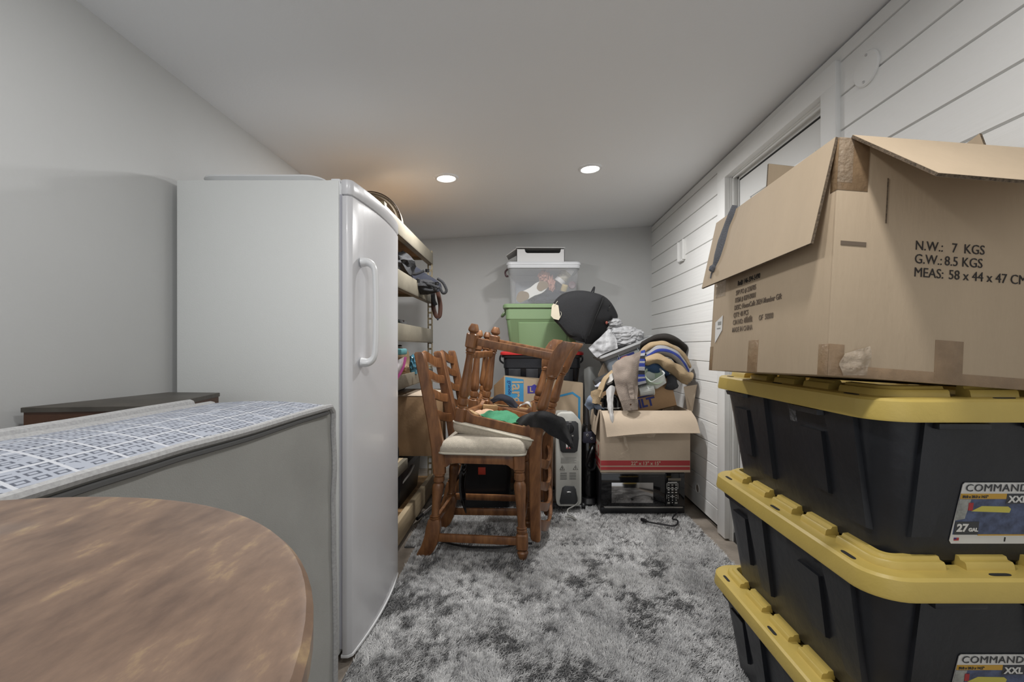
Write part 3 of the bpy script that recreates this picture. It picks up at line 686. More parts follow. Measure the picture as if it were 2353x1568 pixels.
b = MB(); b.blob((0, 0, 0.11), (0.07, 0.09, 0.11), 0.2, 1.8, 3, 8.0, pw=0.85); t2.part('body', b, M_BLKFAB)
b = MB(); b.tube([(0.06, -0.07, 0.16), (0.085, -0.05, 0.12), (0.085, -0.05, 0.05), (0.06, -0.05, 0.015)], 0.006, 6, res=14); t2.part('cord', b, M_BLACK)
b = MB(); b.box(0.05, 0.085, -0.09, -0.05, 0.105, 0.14, 0.006); t2.part('buckle', b, pm('grey_blue_plastic', (0.16, 0.24, 0.34), 0.3))
t2 = Thing('black_crate', 'black plastic crate in the shadow on bottom shelf', 'crate', (-0.93, 2.95, 0.1385))
b = MB(); R = lambda w, d, r, z: [(x, y, z) for x, y in rrect(w, d, r, 4)]
b.loft([R(0.36, 0.5, 0.03, 0), R(0.40, 0.54, 0.03, 0.22), R(0.42, 0.56, 0.03, 0.22), R(0.42, 0.56, 0.03, 0.25)]); t2.part('body', b, M_BLACK)
b = MB(); b.tube([(0.19, -0.20, 0.14), (0.205, -0.08, 0.165), (0.205, 0.02, 0.19)], 0.006, 6, res=8); t2.part('strap', b, M_WHITEP)
# walking stick on the rug
t2 = Thing('walking_stick', 'thin grey pole with black tip lying by the rack foot', 'pole', (-0.62, 3.0, 0.03))
b = MB(); b.cyl((-0.648, 2.86, 0.045), (-0.50, 3.50, 0.065), 0.008); t2.part('shaft', b, M_STEEL, w=True)
b = MB(); b.cyl((-0.662, 2.80, 0.043), (-0.646, 2.87, 0.0452), 0.011, 0.0105); t2.part('tip', b, M_BLACK, w=True)

# ------------------------------------------------------------------ ladder-back chairs
CG = 'ladder-back dining chairs'
def turned(b, prof, x0, x1, y, z0, z1, n=18):
    """Turned leg: prof = (t from 0 to 1, radius)."""
    b.loft([[(x0+(x1-x0)*t_+r*math.cos(2*PI*i/n), y+r*math.sin(2*PI*i/n), z0+(z1-z0)*t_) for i in range(n)] for t_, r in prof])
def sqbar(b, pts, ch=0.15):
    """Square bar through (x, y, z, half-x, half-y) stations with chamfered corners."""
    rings = []
    for x, y, z, hx, hy in pts:
        c = min(hx, hy)*ch*2
        rings.append([(x+hx-c, y+hy, z), (x-hx+c, y+hy, z), (x-hx, y+hy-c, z), (x-hx, y-hy+c, z), (x-hx+c, y-hy, z), (x+hx-c, y-hy, z), (x+hx, y-hy+c, z), (x+hx, y+hy-c, z)])
    b.loft(rings)
VASE = [(0, 0.021), (0.03, 0.026), (0.06, 0.027), (0.075, 0.021), (0.095, 0.027), (0.11, 0.021), (0.16, 0.0195), (0.45, 0.0245), (0.68, 0.031), (0.76, 0.031), (0.80, 0.025), (0.82, 0.020), (0.835, 0.027), (0.86, 0.029), (0.93, 0.027), (0.95, 0.021), (0.965, 0.028), (0.985, 0.028), (1.0, 0.023)]
def bxx(z):   # back post centre line
    pts = [(0.0, -0.262), (0.18, -0.218), (0.42, -0.190), (0.56, -0.198), (0.75, -0.232), (1.06, -0.298)]
    for (a, xa), (c, xc) in zip(pts, pts[1:]):
        if z <= c: return xa+(xc-xa)*(z-a)/(c-a)
    return pts[-1][1]
def make_chair(label):
    t = Thing('dining_chair', label, 'chair', group=CG)
    yb, yf = 0.188, 0.205
    for s in (-1, 1):      # front legs
        b = MB(); y = s*yf
        b.lathe([(0.0, 0.0), (0.0165, 0.0), (0.021, 0.008), (0.028, 0.026), (0.029, 0.036), (0.024, 0.044), (0.017, 0.048), (0.0165, 0.054), (0.027, 0.057)], 18, T3(0.247, y, 0))
        sqbar(b, [(0.246, y, 0.052, 0.024, 0.024), (0.246, y, 0.058, 0.029, 0.029), (0.243, y, 0.125, 0.029, 0.029), (0.243, y, 0.133, 0.023, 0.023)])
        turned(b, VASE, 0.243, 0.229, y, 0.130, 0.462)
        sqbar(b, [(0.229, y, 0.455, 0.022, 0.022), (0.229, y, 0.463, 0.029, 0.028), (0.228, y, 0.532, 0.030, 0.028)])
        t.part('leg', b, M_WOOD)
    for s in (-1, 1):      # back posts with kicked-out feet
        b = MB(); y = s*yb
        poly = [(-0.190, 0.190), (-0.246, 0.190), (-0.258, 0.15), (-0.267, 0.10), (-0.284, 0.05), (-0.306, 0.012), (-0.308, 0.0), (-0.244, 0.0), (-0.220, 0.022), (-0.201, 0.06), (-0.189, 0.11), (-0.186, 0.15)]
        b.prism(poly, y-0.022, y+0.022, 'y', 0.004)
        turned(b, VASE, -0.218, -0.190, y, 0.182, 0.425)
        st = []
        for z, hx, hy in ((0.418, 0.022, 0.018), (0.428, 0.031, 0.022), (0.56, 0.034, 0.022), (0.70, 0.031, 0.0205), (0.9, 0.028, 0.019), (1.02, 0.028, 0.018), (1.052, 0.026, 0.017), (1.062, 0.018, 0.012)):
            st.append((bxx(z), y, z, hx, hy))
        sqbar(b, st); t.part('back_post', b, M_WOOD)
    for zc, h, arch in ((1.000, 0.060, 0.046), (0.900, 0.050, 0.042), (0.790, 0.050, 0.042), (0.672, 0.052, 0.040)):
        b = MB(); rings = []
        for i in range(21):
            u = -1+2*i/20; y = u*(yb-0.012); hump = math.cos(u*PI)*0.5+0.5
            x = bxx(zc) - 0.045*(1-u*u)+0.004; zl = zc-h/2+arch*0.9*hump-0.006; zh = zc+h/2+arch*hump-0.008
            rings.append([(x-0.010, y, zl), (x+0.010, y, zl), (x+0.011, y, (zl+zh)/2), (x+0.007, y, zh-0.003), (x, y, zh), (x-0.007, y, zh-0.003), (x-0.011, y, (zl+zh)/2)])
        b.loft(rings); t.part('slat', b, M_WOOD)
    for s in (-1, 1):      # seat rails
        b = MB(); y = s*(yb+yf)/2; ang = math.atan((yf-yb)/0.42)*s
        poly = [(-0.175, 0.53), (-0.175, 0.462), (-0.155, 0.462), (-0.142, 0.470), (-0.128, 0.484), (0.16, 0.484), (0.175, 0.478), (0.188, 0.466), (0.205, 0.462), (0.205, 0.53)]
        b.prism(poly, -0.012, 0.012, 'y', 0.003, M=T3(0.015, y, 0) @ RZ(ang) @ T3(-0.015, 0, 0)); t.part('seat_rail', b, M_WOOD)
    b = MB(); b.prism([(-yf+0.02, 0.53), (-yf+0.02, 0.462), (-yf+0.05, 0.462), (-yf+0.08, 0.484), (yf-0.08, 0.484), (yf-0.05, 0.462), (yf-0.02, 0.462), (yf-0.02, 0.53)], 0.217, 0.241, 'x', 0.003); t.part('seat_rail', b, M_WOOD)
    b = MB(); b.box(-0.205, -0.183, -yb+0.02, yb-0.02, 0.466, 0.53, 0.003); t.part('seat_rail', b, M_WOOD)
    for sx in (-1, 1):
        for sy in (-1, 1):
            b = MB(); b.box(-0.05, 0.05, -0.012, 0.012, 0.478, 0.525, 0.003, M=T3(0.012+sx*0.165, sy*0.155, 0) @ RZ(PI/4*sx*sy*-1)); t.part('corner_block', b, M_RAWW)
    b = MB(); b.box(-0.19, 0.225, -0.18, 0.18, 0.523, 0.531); t.part('seat_board', b, M_RAWW)
    # upholstered seat
    def trap(k, z, n=5):
        out = []
        for x, y in rrect(0.445*k, 1.0, 0.05*k, n):
            xx = x+0.036; f = (0.44+(xx+0.2)*0.07)*k if True else 1
            out.append((xx, y*f*1.0, z))
        return out
    b = MB(); b.loft([trap(0.985, 0.531), trap(1.0, 0.537), trap(1.012, 0.55), trap(1.005, 0.568), trap(0.965, 0.590), trap(0.86, 0.606), trap(0.62, 0.617), trap(0.3, 0.621), trap(0.05, 0.622)])
    seat = t.part('seat_cushion', b, M_LINEN, smooth=70)
    b = MB(); pr = trap(1.012, 0.540); b.tube(pr+[pr[0]], 0.0055, 6); t.part('piping', b, M_PIPING, seat)
    for s in (-1, 1):      # stretchers
        b = MB(); b.box(-0.225, 0.243, s*(yb+yf)/2-0.011, s*(yb+yf)/2+0.011, 0.072, 0.112, 0.004, M=RZ(math.atan((yf-yb)/0.47)*s)); t.part('stretcher', b, M_WOOD)
    b = MB(); b.box(0.232, 0.252, -yf+0.02, yf-0.02, 0.152, 0.188, 0.004); t.part('stretcher', b, M_WOOD)
    b = MB(); b.box(-0.226, -0.206, -yb+0.015, yb-0.015, 0.152, 0.188, 0.004); t.part('stretcher', b, M_WOOD)
    return t.o
ch0 = make_chair('wooden ladder-back chair standing upright, nearest of the stacked chairs')
ch0.matrix_world = T3(-0.243, 2.557, 0.012) @ RZ(math.radians(-4))
def upside(c, yaw, tilt): return T3(*c) @ RZ(math.radians(yaw)) @ RY(PI+math.radians(tilt))
for lab, M in (('wooden ladder-back chair upside down on the nearest upright chair', upside((0.012, 2.60, 1.178), -13, 11)),
               ('wooden ladder-back chair standing upright behind the nearest chair', T3(-0.262, 3.215, 0.012) @ RZ(math.radians(-3))),
               ('wooden ladder-back chair upside down on the farther upright chair', upside((-0.045, 3.20, 1.182), -3, 7))):
    c = copy_tree(ch0); c.matrix_world = M; c['label'] = lab
CHB = upside((0.012, 2.60, 1.178), -13, 11)
# clothes lying inside and over the upturned chairs
def local_sheet(M, rows, *a, **k):
    b = MB(); b.sheet([[M @ Vector(p) for p in r] for r in rows], *a, **k); return b
zb = 0.512
rows = [[(0.17, -0.13, zb), (0.10, -0.15, zb-0.02), (0.0, -0.14, zb-0.012), (-0.08, -0.14, zb-0.02)], [(0.15, -0.05, zb-0.02), (0.10, -0.05, zb-0.035), (0.0, -0.04, zb-0.04), (-0.08, -0.05, zb-0.02)], [(0.12, 0.06, zb-0.005), (0.08, 0.06, zb-0.02), (0.0, 0.07, zb-0.02), (-0.08, 0.05, zb-0.005)]]
solo('green_shirt', local_sheet(CHB, rows, 22, 22, 0.004, 0.02, 22, 3.1), pm('green_cotton', (0.055, 0.25, 0.13), 0.9, bump=(90, 0.5)), 'crumpled green cloth inside the nearer upturned chair seat', 'clothing', smooth=60)
rows = [[(0.205, -0.15, zb), (0.17, -0.15, zb-0.03), (0.12, -0.155, zb-0.006)], [(0.205, -0.02, zb-0.003), (0.17, -0.0, zb-0.02), (0.12, -0.02, zb-0.006)], [(0.20, 0.10, zb), (0.16, 0.12, zb-0.015), (0.12, 0.10, zb-0.003)]]
solo('peach_cloth', local_sheet(CHB, rows, 14, 16, 0.004, 0.008, 22, 1.1), pm('peach_cotton', (0.55, 0.36, 0.24), 0.9), 'peach cloth beside the green cloth in upturned chair', 'clothing', smooth=60)
b = MB()
p = [(1190, 985), (1200, 972), (1216, 960), (1236, 957), (1252, 960), (1270, 968), (1290, 985), (1312, 1024)]
upper = [(1186, 968), (1198, 958), (1216, 950), (1236, 946), (1258, 946), (1280, 955), (1300, 968), (1320, 1030)]
lower = [(1188, 990), (1208, 990), (1222, 982), (1240, 985), (1256, 995), (1276, 1006), (1296, 1016), (1314, 1032)]
b.sheet([[at(x, y, Y) for (x, y), Y in zip(upper, (2.50, 2.46, 2.43, 2.33, 2.30, 2.30, 2.32, 2.34))], [at(x, y, Y-0.02) for (x, y), Y in zip(p, (2.48, 2.44, 2.40, 2.32, 2.28, 2.28, 2.30, 2.33))], [at(x, y, Y) for (x, y), Y in zip(lower, (2.46, 2.42, 2.38, 2.31, 2.30, 2.30, 2.32, 2.34))]], 40, 14, 0.012, 0.010, 16, 2.0)
solo('black_sock', b, M_BLKFAB, 'black cloth draped through the upturned chair leg', 'clothing', smooth=60)
CHD = upside((-0.045, 3.20, 1.182), -3, 7)
rows = [[(0.16, -0.1, zb), (0.05, -0.12, zb-0.055), (-0.05, -0.1, zb-0.01)], [(0.16, 0.02, zb-0.02), (0.05, 0.02, zb-0.075), (-0.06, 0.02, zb-0.02)], [(0.15, 0.12, zb), (0.05, 0.12, zb-0.02), (-0.05, 0.12, zb)]]
solo('dark_shirt', local_sheet(CHD, rows, 20, 16, 0.005, 0.02, 16, 5.1), M_NAVY, 'dark navy cloth in the seat of farther upturned chair', 'clothing', smooth=60)
rows = [[(-0.07, -0.08, zb-0.02), (-0.12, -0.1, zb-0.05), (-0.16, -0.08, zb)], [(-0.07, 0.08, zb-0.02), (-0.12, 0.08, zb-0.04), (-0.16, 0.08, zb)]]
solo('white_cloth', local_sheet(CHD, rows, 14, 10, 0.004, 0.012, 22, 7.1), pm('white_cotton', (0.62, 0.62, 0.62), 0.9), 'white cloth beside navy cloth in the farther upturned chair', 'clothing', smooth=60)
b = MB(); b.tube([at(1074, 1046, 2.62), at(1066, 1080, 2.60), at(1062, 1115, 2.60), at(1065, 1150, 2.60), at(1071, 1180, 2.60)], [0.016, 0.03, 0.026, 0.02, 0.004], 10, res=20, sq=(1.0, 0.3))
solo('black_strap', b, M_BLKGL, 'black pointed strap hanging under the nearest chair seat', 'strap')
t = Thing('black_bin', 'black bin with small red tag under the farther chair', 'bin', (-0.262, 3.21, 0.012))
b = MB(); b.loft([R(0.31, 0.30, 0.03, 0), R(0.345, 0.335, 0.03, 0.40), R(0.355, 0.345, 0.03, 0.40), R(0.355, 0.345, 0.03, 0.415)]); t.part('body', b, M_BLACK)
b = MB(); b.box(-0.05, 0.0, -0.171, -0.166, 0.235, 0.285, 0.002); t.part('tag', b, pm('red_tag', (0.60, 0.06, 0.03), 0.5))
b = MB(); b.tube([(-0.56, 2.62, 0.03), (-0.45, 2.50, 0.032), (-0.30, 2.44, 0.030), (-0.12, 2.43, 0.032), (-0.02, 2.47, 0.034), (0.04, 2.47, 0.034)], 0.006, 8, res=40)
b.box(-0.13, 0.0, 2.52, 2.56, 0.012, 0.035, 0.008)
solo('power_cable', b, M_BLACK, 'black cable snaking over the rug under nearest chair', 'cable')
# ------------------------------------------------------------------ black storage totes with yellow lids
R = lambda w, d, r, z, n=5: [(x, y, z) for x, y in rrect(w, d, r, n)]
TW, TD, TP = 0.513, 0.785, 0.345                      # lid width (x), lid length (y), stacking pitch
def rr_path(w, d, r, s0, s1, n=24):
    """Points along a rounded rectangle between arc lengths, starting at (-w/2, d/2-r) going towards -y."""
    segs = [('l', (-w/2, d/2-r), (-w/2, -d/2+r)), ('a', (-w/2+r, -d/2+r), PI), ('l', (-w/2+r, -d/2), (w/2-r, -d/2)), ('a', (w/2-r, -d/2+r), 1.5*PI),
            ('l', (w/2, -d/2+r), (w/2, d/2-r)), ('a', (w/2-r, d/2-r), 0), ('l', (w/2-r, d/2), (-w/2+r, d/2)), ('a', (-w/2+r, d/2-r), PI/2)]
    L = []
    for s in segs: L.append(math.dist(s[1], s[2]) if s[0] == 'l' else r*PI/2)
    tot = sum(L); out = []
    for k in range(n):
        s = (s0+(s1-s0)*k/(n-1)) % tot
        for sg, l in zip(segs, L):
            if s <= l:
                f = s/l
                if sg[0] == 'l': out.append((sg[1][0]+(sg[2][0]-sg[1][0])*f, sg[1][1]+(sg[2][1]-sg[1][1])*f))
                else: out.append((sg[1][0]+r*math.cos(sg[2]+f*PI/2), sg[1][1]+r*math.sin(sg[2]+f*PI/2)))
                break
            s -= l
    return out, tot
M_LABW = pm('label_white', (0.74, 0.73, 0.70), 0.4)
M_LABG = pm('label_dark_grey', (0.045, 0.048, 0.055), 0.4)
M_LABY = pm('label_ochre', (0.62, 0.36, 0.05), 0.4)
M_LABYL = pm('label_yellow', (0.62, 0.55, 0.10), 0.4)
M_LABB = pm('label_blue', (0.10, 0.13, 0.24), 0.4, var=(60, 0.6))
M_LABGREY = pm('label_pale', (0.42, 0.43, 0.40), 0.4, var=(80, 0.4))
M_SCUFF = pm('scuffed_plastic', (0.16, 0.16, 0.17), 0.7, var=(120, 0.9))
def make_tote(label, loc, height=0.345):
    t = Thing('storage_tote', label, 'storage tote', loc, group='black totes with yellow lids')
    W, D = TW-0.055, TD-0.055
    zb = -height
    b = MB()
    def sec(f): # 0 at top, 1 at bottom
        k = 0.085*f; return (W-k*0.9, D-k)
    rings = []
    for f in (0.0, 0.25, 0.5, 0.75, 0.97):
        w_, d2 = sec(f); rings.append(R(w_, d2, 0.060, -0.03 + (zb+0.03)*f, 7))
    w_, d2 = sec(1.0); rings.append(R(w_-0.015, d2-0.015, 0.055, zb, 7))
    b.loft(rings); body = t.part('body', b, M_BLKT)
    # stiffening panels: raised, tapering, on the long sides (facing -x / +x) and short sides
    def side_pt(side, u, f, out):
        w_, d2 = sec(f); z = -0.03 + (zb+0.03)*f
        if side == 'L': return (-w_/2-out, u, z)
        if side == 'R': return (w_/2+out, u, z)
        if side == 'F': return (u, -d2/2-out, z)
        return (u, d2/2+out, z)
    def panel(bm, side, u0, u1, f0, f1, tap0, tap1, out):
        o = [side_pt(side, u0, f0, out), side_pt(side, u1, f0, out), side_pt(side, u1+tap1, f1, out), side_pt(side, u0+tap0, f1, out)]
        i_ = [side_pt(side, u0, f0-0.0, -0.004), side_pt(side, u1+0.008, f0, -0.004), side_pt(side, u1+tap1+0.008, f1+0.015, -0.004), side_pt(side, u0+tap0, f1+0.015, -0.004)]
        bm.loft([[Vector(p) for p in i_], [Vector(p) for p in o]])
    for s in ('L', 'R'):
        for base in (-0.27, 0.09):
            b = MB(); panel(b, s, base-0.022, base+0.075, 0.03, 0.80, 0, -0.045, 0.011); t.part('rib', b, M_BLKT, body)
            b = MB(); panel(b, s, base+0.092, base+0.175, 0.22, 0.68, 0, -0.03, 0.010); t.part('rib', b, M_BLKT, body)
            b = MB(); z1 = side_pt(s, 0, 0, 0); x = z1[0]; sg = -1 if s == 'L' else 1
            b.loft([[(x, base+0.07, -0.046), (x, base+0.20, -0.046), (x+sg*0.022, base+0.195, -0.046), (x+sg*0.022, base+0.075, -0.046)], [(x, base+0.07, -0.058), (x, base+0.20, -0.058), (x+sg*0.022, base+0.185, -0.058), (x+sg*0.022, base+0.075, -0.058)]])
            t.part('grip_tab', b, M_BLKT, body)
    for s in ('F', 'B'):
        for sg in (-1, 1):
            b = MB()
            if sg < 0: panel(b, s, -0.155, -0.060, 0.03, 0.80, 0, -0.055, 0.010)
            else: panel(b, s, 0.060, 0.155, 0.03, 0.80, 0.055, 0, 0.010)
            t.part('rib', b, M_BLKT, body)
        y = side_pt(s, 0, 0, 0)[1]; q = -1 if s == 'F' else 1
        for sg in (-1, 1):
            b = MB(); b.box(sg*0.09-0.05, sg*0.09+0.05, min(y, y+q*0.022), max(y, y+q*0.022), -0.058, -0.046, 0.002); t.part('grip_tab', b, M_BLKT, body)
    # lid
    b = MB()
    prof = [(0.030, -0.043), (0.0, -0.043), (-0.001, -0.038), (0.004, -0.005), (0.010, 0.0), (0.030, 0.001), (0.036, 0.001), (0.062, 0.001), (0.066, -0.012)]
    rings = []
    for ins, z in prof: rings.append(R(TW-2*ins, TD-2*ins, max(0.075-ins, 0.02), z, 9))
    b.loft(rings, True, False, True); lid = t.part('lid', b, M_YEL)
    # raised ridge blocks along the lid edge (castellated)
    r0 = 0.05; w_, d2 = TW-0.075, TD-0.075
    _, tot = rr_path(w_, d2, r0, 0, 1)
    l1 = d2-2*r0; l2 = w_-2*r0; c_ = r0*PI/2
    spans = []
    for (off, ln) in ((0, l1), (l1+c_, l2), (l1+c_+l2+c_, l1), (2*(l1+c_)+l2+c_, l2)):
        nblk = 3 if ln > 0.5 else 1
        # corner wrap after this side
        spans.append((off+ln-0.085, off+ln+c_+0.080))
        free = ln-0.20
        for k in range(nblk):
            a = off+0.10 + free*(k+0.5)/nblk - 0.048
            spans.append((a, a+0.096))
    for s0, s1 in spans:
        def band(ins, z):
            pts, _ = rr_path(w_-2*ins, d2-2*ins, max(r0-ins, 0.01), 0, 1, 2)
            return pts
        outer, _ = rr_path(w_, d2, r0, s0, s1, 22); 
        rings = []
        for i, (x, y) in enumerate(outer):
            # inward normal from neighbouring points
            xa, ya = outer[max(i-1, 0)]; xb, yb = outer[min(i+1, len(outer)-1)]
            tx, ty = xb-xa, yb-ya; l = math.hypot(tx, ty) or 1; nx, ny = -ty/l, tx/l
            P = lambda o, z: (x+nx*o, y+ny*o, z)
            rings.append([P(0, -0.002), P(0.003, 0.012), P(0.006, 0.015), P(0.015, 0.0155), P(0.018, 0.021), P(0.030, 0.022), P(0.033, 0.018), P(0.034, -0.002)])
        b = MB(); b.loft(rings); t.part('lid_ridge', b, M_YEL, lid)
    for sx in (-1, 1):   # strap slots
        for y in (-0.285, 0.0, 0.285):
            b = MB(); b.loft([[(sx*(TW/2-0.0215)+x*0.5, y+yy, z) for x, yy in rrect(0.018, 0.042, 0.008, 3)] for z in (0.0005, 0.0018)]); t.part('slot', b, M_GAP, lid)
    for sy in (-1, 1):
        b = MB(); b.loft([[(x, sy*(TD/2-0.0215)+yy*0.5, z) for x, yy in rrect(0.042, 0.018, 0.008, 3)] for z in (0.0005, 0.0018)]); t.part('slot', b, M_GAP, lid)
    # printed label on the short side
    tilt = math.atan(0.0425/(height-0.03))
    f_ = 0.50; wv, dv = sec(f_+0.095); zc = -0.03+(zb+0.03)*f_
    LM = T3(0.020, -dv/2-0.0012, zc-0.034) @ RX(tilt)            # label frame: x right, z up, y into the tote
    def lp(x0, x1, z0, z1, lift, mt, name):
        b = MB(); b.box(x0, x1, -lift-0.0006, -lift+0.0004, z0, z1, M=LM); return t.part(name, b, mt, labp)
    lx0, lx1, lz0, lz1 = -0.090, 0.130, -0.078, 0.052
    b = MB(); b.prism([(lx0+0.004, lz0), (lx1-0.004, lz0), (lx1, lz0+0.006), (lx1, lz1-0.006), (lx1-0.004, lz1), (lx0+0.016, lz1), (lx0+0.012, lz1-0.004), (lx0, lz0+0.006)], -0.0006, 0.0006, 'y', M=LM); labp = t.part('label', b, M_LABW)
    b = MB(); b.prism([(lx0+0.004, -0.058), (lx1, -0.058), (lx1, 0.018), (lx0+0.0095, 0.018)], -0.0012, 0.0004, 'y', M=LM); t.part('label_picture', b, M_LABB, labp)
    b = MB(); b.prism([(lx0+0.0095, 0.018), (0.012, 0.018), (0.012, 0.029), (lx0+0.0105, 0.029)], -0.0013, 0.0004, 'y', M=LM); t.part('label_band', b, M_LABY, labp)
    lp(0.012, lx1, 0.008, 0.029, 0.0009, M_LABG, 'label_panel'); lp(-0.035, lx1, -0.060, -0.0575, 0.0011, M_LABY, 'label_band')
    lp(lx0+0.006, -0.036, -0.058, -0.030, 0.0012, M_LABG, 'label_panel')
    b = MB(); b.prism([(-0.055, -0.008), (0.022, -0.011), (0.024, -0.003), (0.018, 0.002), (-0.035, 0.003)], -0.0016, 0.0, 'y', M=LM); t.part('label_picture', b, M_LABYL, labp)
    b = MB(); b.prism([(lx0+0.005, -0.028), (-0.066, -0.024), (-0.058, 0.017), (lx0+0.0095, 0.017)], -0.0014, 0.0, 'y', M=LM); t.part('label_picture', b, M_LABGREY, labp)
    lp(-0.062, -0.053, -0.006, 0.010, 0.0016, M_REDPRINT, 'label_picture')
    lp(lx0+0.008, lx0+0.018, -0.071, -0.065, 0.0008, M_REDPRINT, 'label_flag'); lp(lx0+0.008, lx0+0.0125, -0.068, -0.065, 0.0012, M_NAVYPRINT, 'label_flag')
    for k in range(9): 
        if k % 3 != 2: lp(0.02+k*0.004, 0.0222+k*0.004, -0.073, -0.064, 0.0009, M_INK, 'label_barcode') if k == 0 else None
    LT = LM @ T3(0, -0.0022, 0)
    t.text('lettering', 'COMMANDER', 0.0215, LT @ T3(lx0+0.017, 0, 0.0345) @ FRONT, M_LABG, labp, bold=0.0, sx=1.05, spacing=1.08)
    t.text('lettering', '30.8 x 20.3 x 14.5"', 0.0075, LT @ T3(lx0+0.013, 0, 0.0205) @ FRONT, M_LABG, labp, bold=0.0002, sx=0.9)
    t.text('lettering', 'XXL', 0.019, LT @ T3(0.016, 0, 0.0115) @ FRONT, M_LABW, labp, bold=0.0008)
    t.text('lettering', '27', 0.022, LT @ T3(lx0+0.010, 0, -0.0505) @ FRONT, M_LABW, labp, bold=0.0009)
    t.text('lettering', 'GAL', 0.010, LT @ T3(lx0+0.034, 0, -0.0505) @ FRONT, M_LABW, labp, bold=0.0005)
    return t
LZ = [1.0, 1.0-TP, 1.0-2*TP]
tx, ty = 0.674+TW/2, 0.862+TD/2
tt = make_tote('black tote with yellow lid, topmost of the stack, under the open carton', (tx, ty, LZ[0]))
for z, dx, dy, lab in ((LZ[1], -0.004, 0.004, 'black tote with yellow lid in the middle of its stack'), (LZ[2], -0.008, 0.012, 'black tote with yellow lid at the bottom of its stack')):
    c = copy_tree(tt.o); c.location = (tx+dx, ty+dy, z); c['label'] = lab
    if z == LZ[2]: c.scale = (1, 1, 0.895)
b = MB(); sp = 0.0
bb = MB(); x = tx-TW/2+0.0275-0.001
bb.plate([(0, 0, 0), (0, 0.03, 0), (0, 0.03, -0.05), (0, 0, -0.05)], 0.0006, M=T3(x+0.0025, 1.185, 0.955) @ RY(-0.12)); 
sc_ = link_mesh('scuff_mark', bb, M_SCUFF, tt.o, 35, tt.M.inverted())

# ------------------------------------------------------------------ large open carton on the totes
BW, BD, BH = 0.44, 0.565, 0.472
roll, pitch = math.radians(4.3), math.radians(-1.9)
BM = T3(0.588, 0.885, 1.045) @ RY(roll) @ RX(pitch)
t = Thing('open_carton', 'large open brown carton with printed weights on the totes', 'box', M=BM)
th = 0.007
b = MB(); b.box(0, BW, 0, th, 0, BH, 0.0015); b.box(0, BW, BD-th, BD, 0, BH, 0.0015); b.box(0, th, th*0.8, BD-th*0.8, 0, BH, 0.0015); b.box(BW-th, BW, th*0.8, BD-th*0.8, 0, BH, 0.0015); b.box(0.001, BW-0.001, 0.001, BD-0.001, 0, th)
t.part('body', b, M_CARD)
def flap(pts, n=1):
    """Corrugated flap: pale faces in one mesh; pts hinge0, hinge1, outer1, outer0."""
    b = MB(); b.plate(pts, 0.006); f = t.part('flap', b, M_CARD)
    P = [Vector(p) for p in pts]; nn = (P[1]-P[0]).cross(P[2]-P[0]).normalized()
    e = MB()
    for a, c in ((P[1], P[2]), (P[2], P[3]), (P[3], P[0])):
        d_ = (c-a).normalized(); side = d_.cross(nn)
        mid = (P[0]+P[1]+P[2]+P[3])/4
        if ((a+c)/2-mid).dot(side) < 0: side = -side
        e.loft([[a+nn*0.0026+side*0.0006, a-nn*0.0026+side*0.0006, a-nn*0.0026-side*0.001, a+nn*0.0026-side*0.001], [c+nn*0.0026+side*0.0006, c-nn*0.0026+side*0.0006, c-nn*0.0026-side*0.001, c+nn*0.0026-side*0.001]])
    t.part('edge', e, M_FLUTE, f)
    return f
fl = 0.215
# left flap hangs outwards
a1 = math.radians(8)
lo = lambda y, a: (-fl*math.sin(a)-0.004, y, BH - fl*math.cos(a)+0.002)
lf = flap([(-0.003, 0.004, BH+0.002), (-0.003, BD, BH+0.002), lo(BD+0.008, a1), lo(0.016, math.radians(8))])
# front flap juts towards the camera
ff = flap([(0.022, -0.003, BH+0.002), (BW, -0.003, BH+0.002), (BW-0.01, -0.158, BH-0.140), (0.056, -0.158, BH-0.137)])
# far flap stands up, right flap leans out with a bent corner
bf = flap([(0.150, BD+0.002, BH), (BW, BD+0.002, BH), (BW-0.01, BD+0.03, BH+0.212), (0.155, BD+0.01, BH+0.212)])
rf = flap([(BW-0.002, 0.12, BH), (BW-0.002, 0.36, BH), (BW+0.006, 0.33, BH+0.085), (BW+0.005, 0.17, BH+0.128)])
# tapes
def strip(x0, x1, y0, y1, z0, z1, mt, name='tape'):
    b = MB(); b.box(x0, x1, y0, y1, z0, z1, 0.0003); t.part(name, b, mt)
strip(-0.0008, 0.060, -0.0008, 0.0, BH-0.105, BH, M_TAPE); strip(-0.0008, 0.0, -0.0008, 0.02, BH-0.105, BH, M_TAPE)
strip(-0.0012, 0.028, -0.0014, -0.0006, BH-0.09, BH, M_CTAPE)
strip(0.207, 0.262, -0.0008, 0.0, 0, 0.085, M_TAPE); strip(0.0, BW, -0.0006, 0.0, 0.0, 0.022, M_TAPE)
strip(-0.0008, 0.0, 0.0, 0.030, 0.0, 0.062, M_TAPE); strip(0.0, 0.030, -0.0008, 0.0, 0.0, 0.062, M_TAPE)
strip(-0.0008, 0.0, 0.268, 0.318, 0.0, 0.083, M_TAPE); strip(-0.0008, 0.0, BD-0.022, BD, 0.0, 0.075, M_TAPE)
b = MB(); rng = random.Random(4)
b.sheet([[(0.028, -0.004, 0.002), (0.05, -0.006, 0.004), (0.075, -0.004, 0.006)], [(0.02, -0.004, 0.025), (0.05, -0.009, 0.03), (0.08, -0.006, 0.04)], [(0.03, -0.003, 0.045), (0.055, -0.006, 0.055), (0.075, -0.004, 0.062)]], 14, 14, 0.0005, 0.006, 60, 1); t.part('loose_tape', b, M_CTAPE)
b = MB(); b.box(0.098, 0.100, -0.0012, 0.0, BH-0.165, BH-0.075); t.part('crease', b, M_FLUTE)
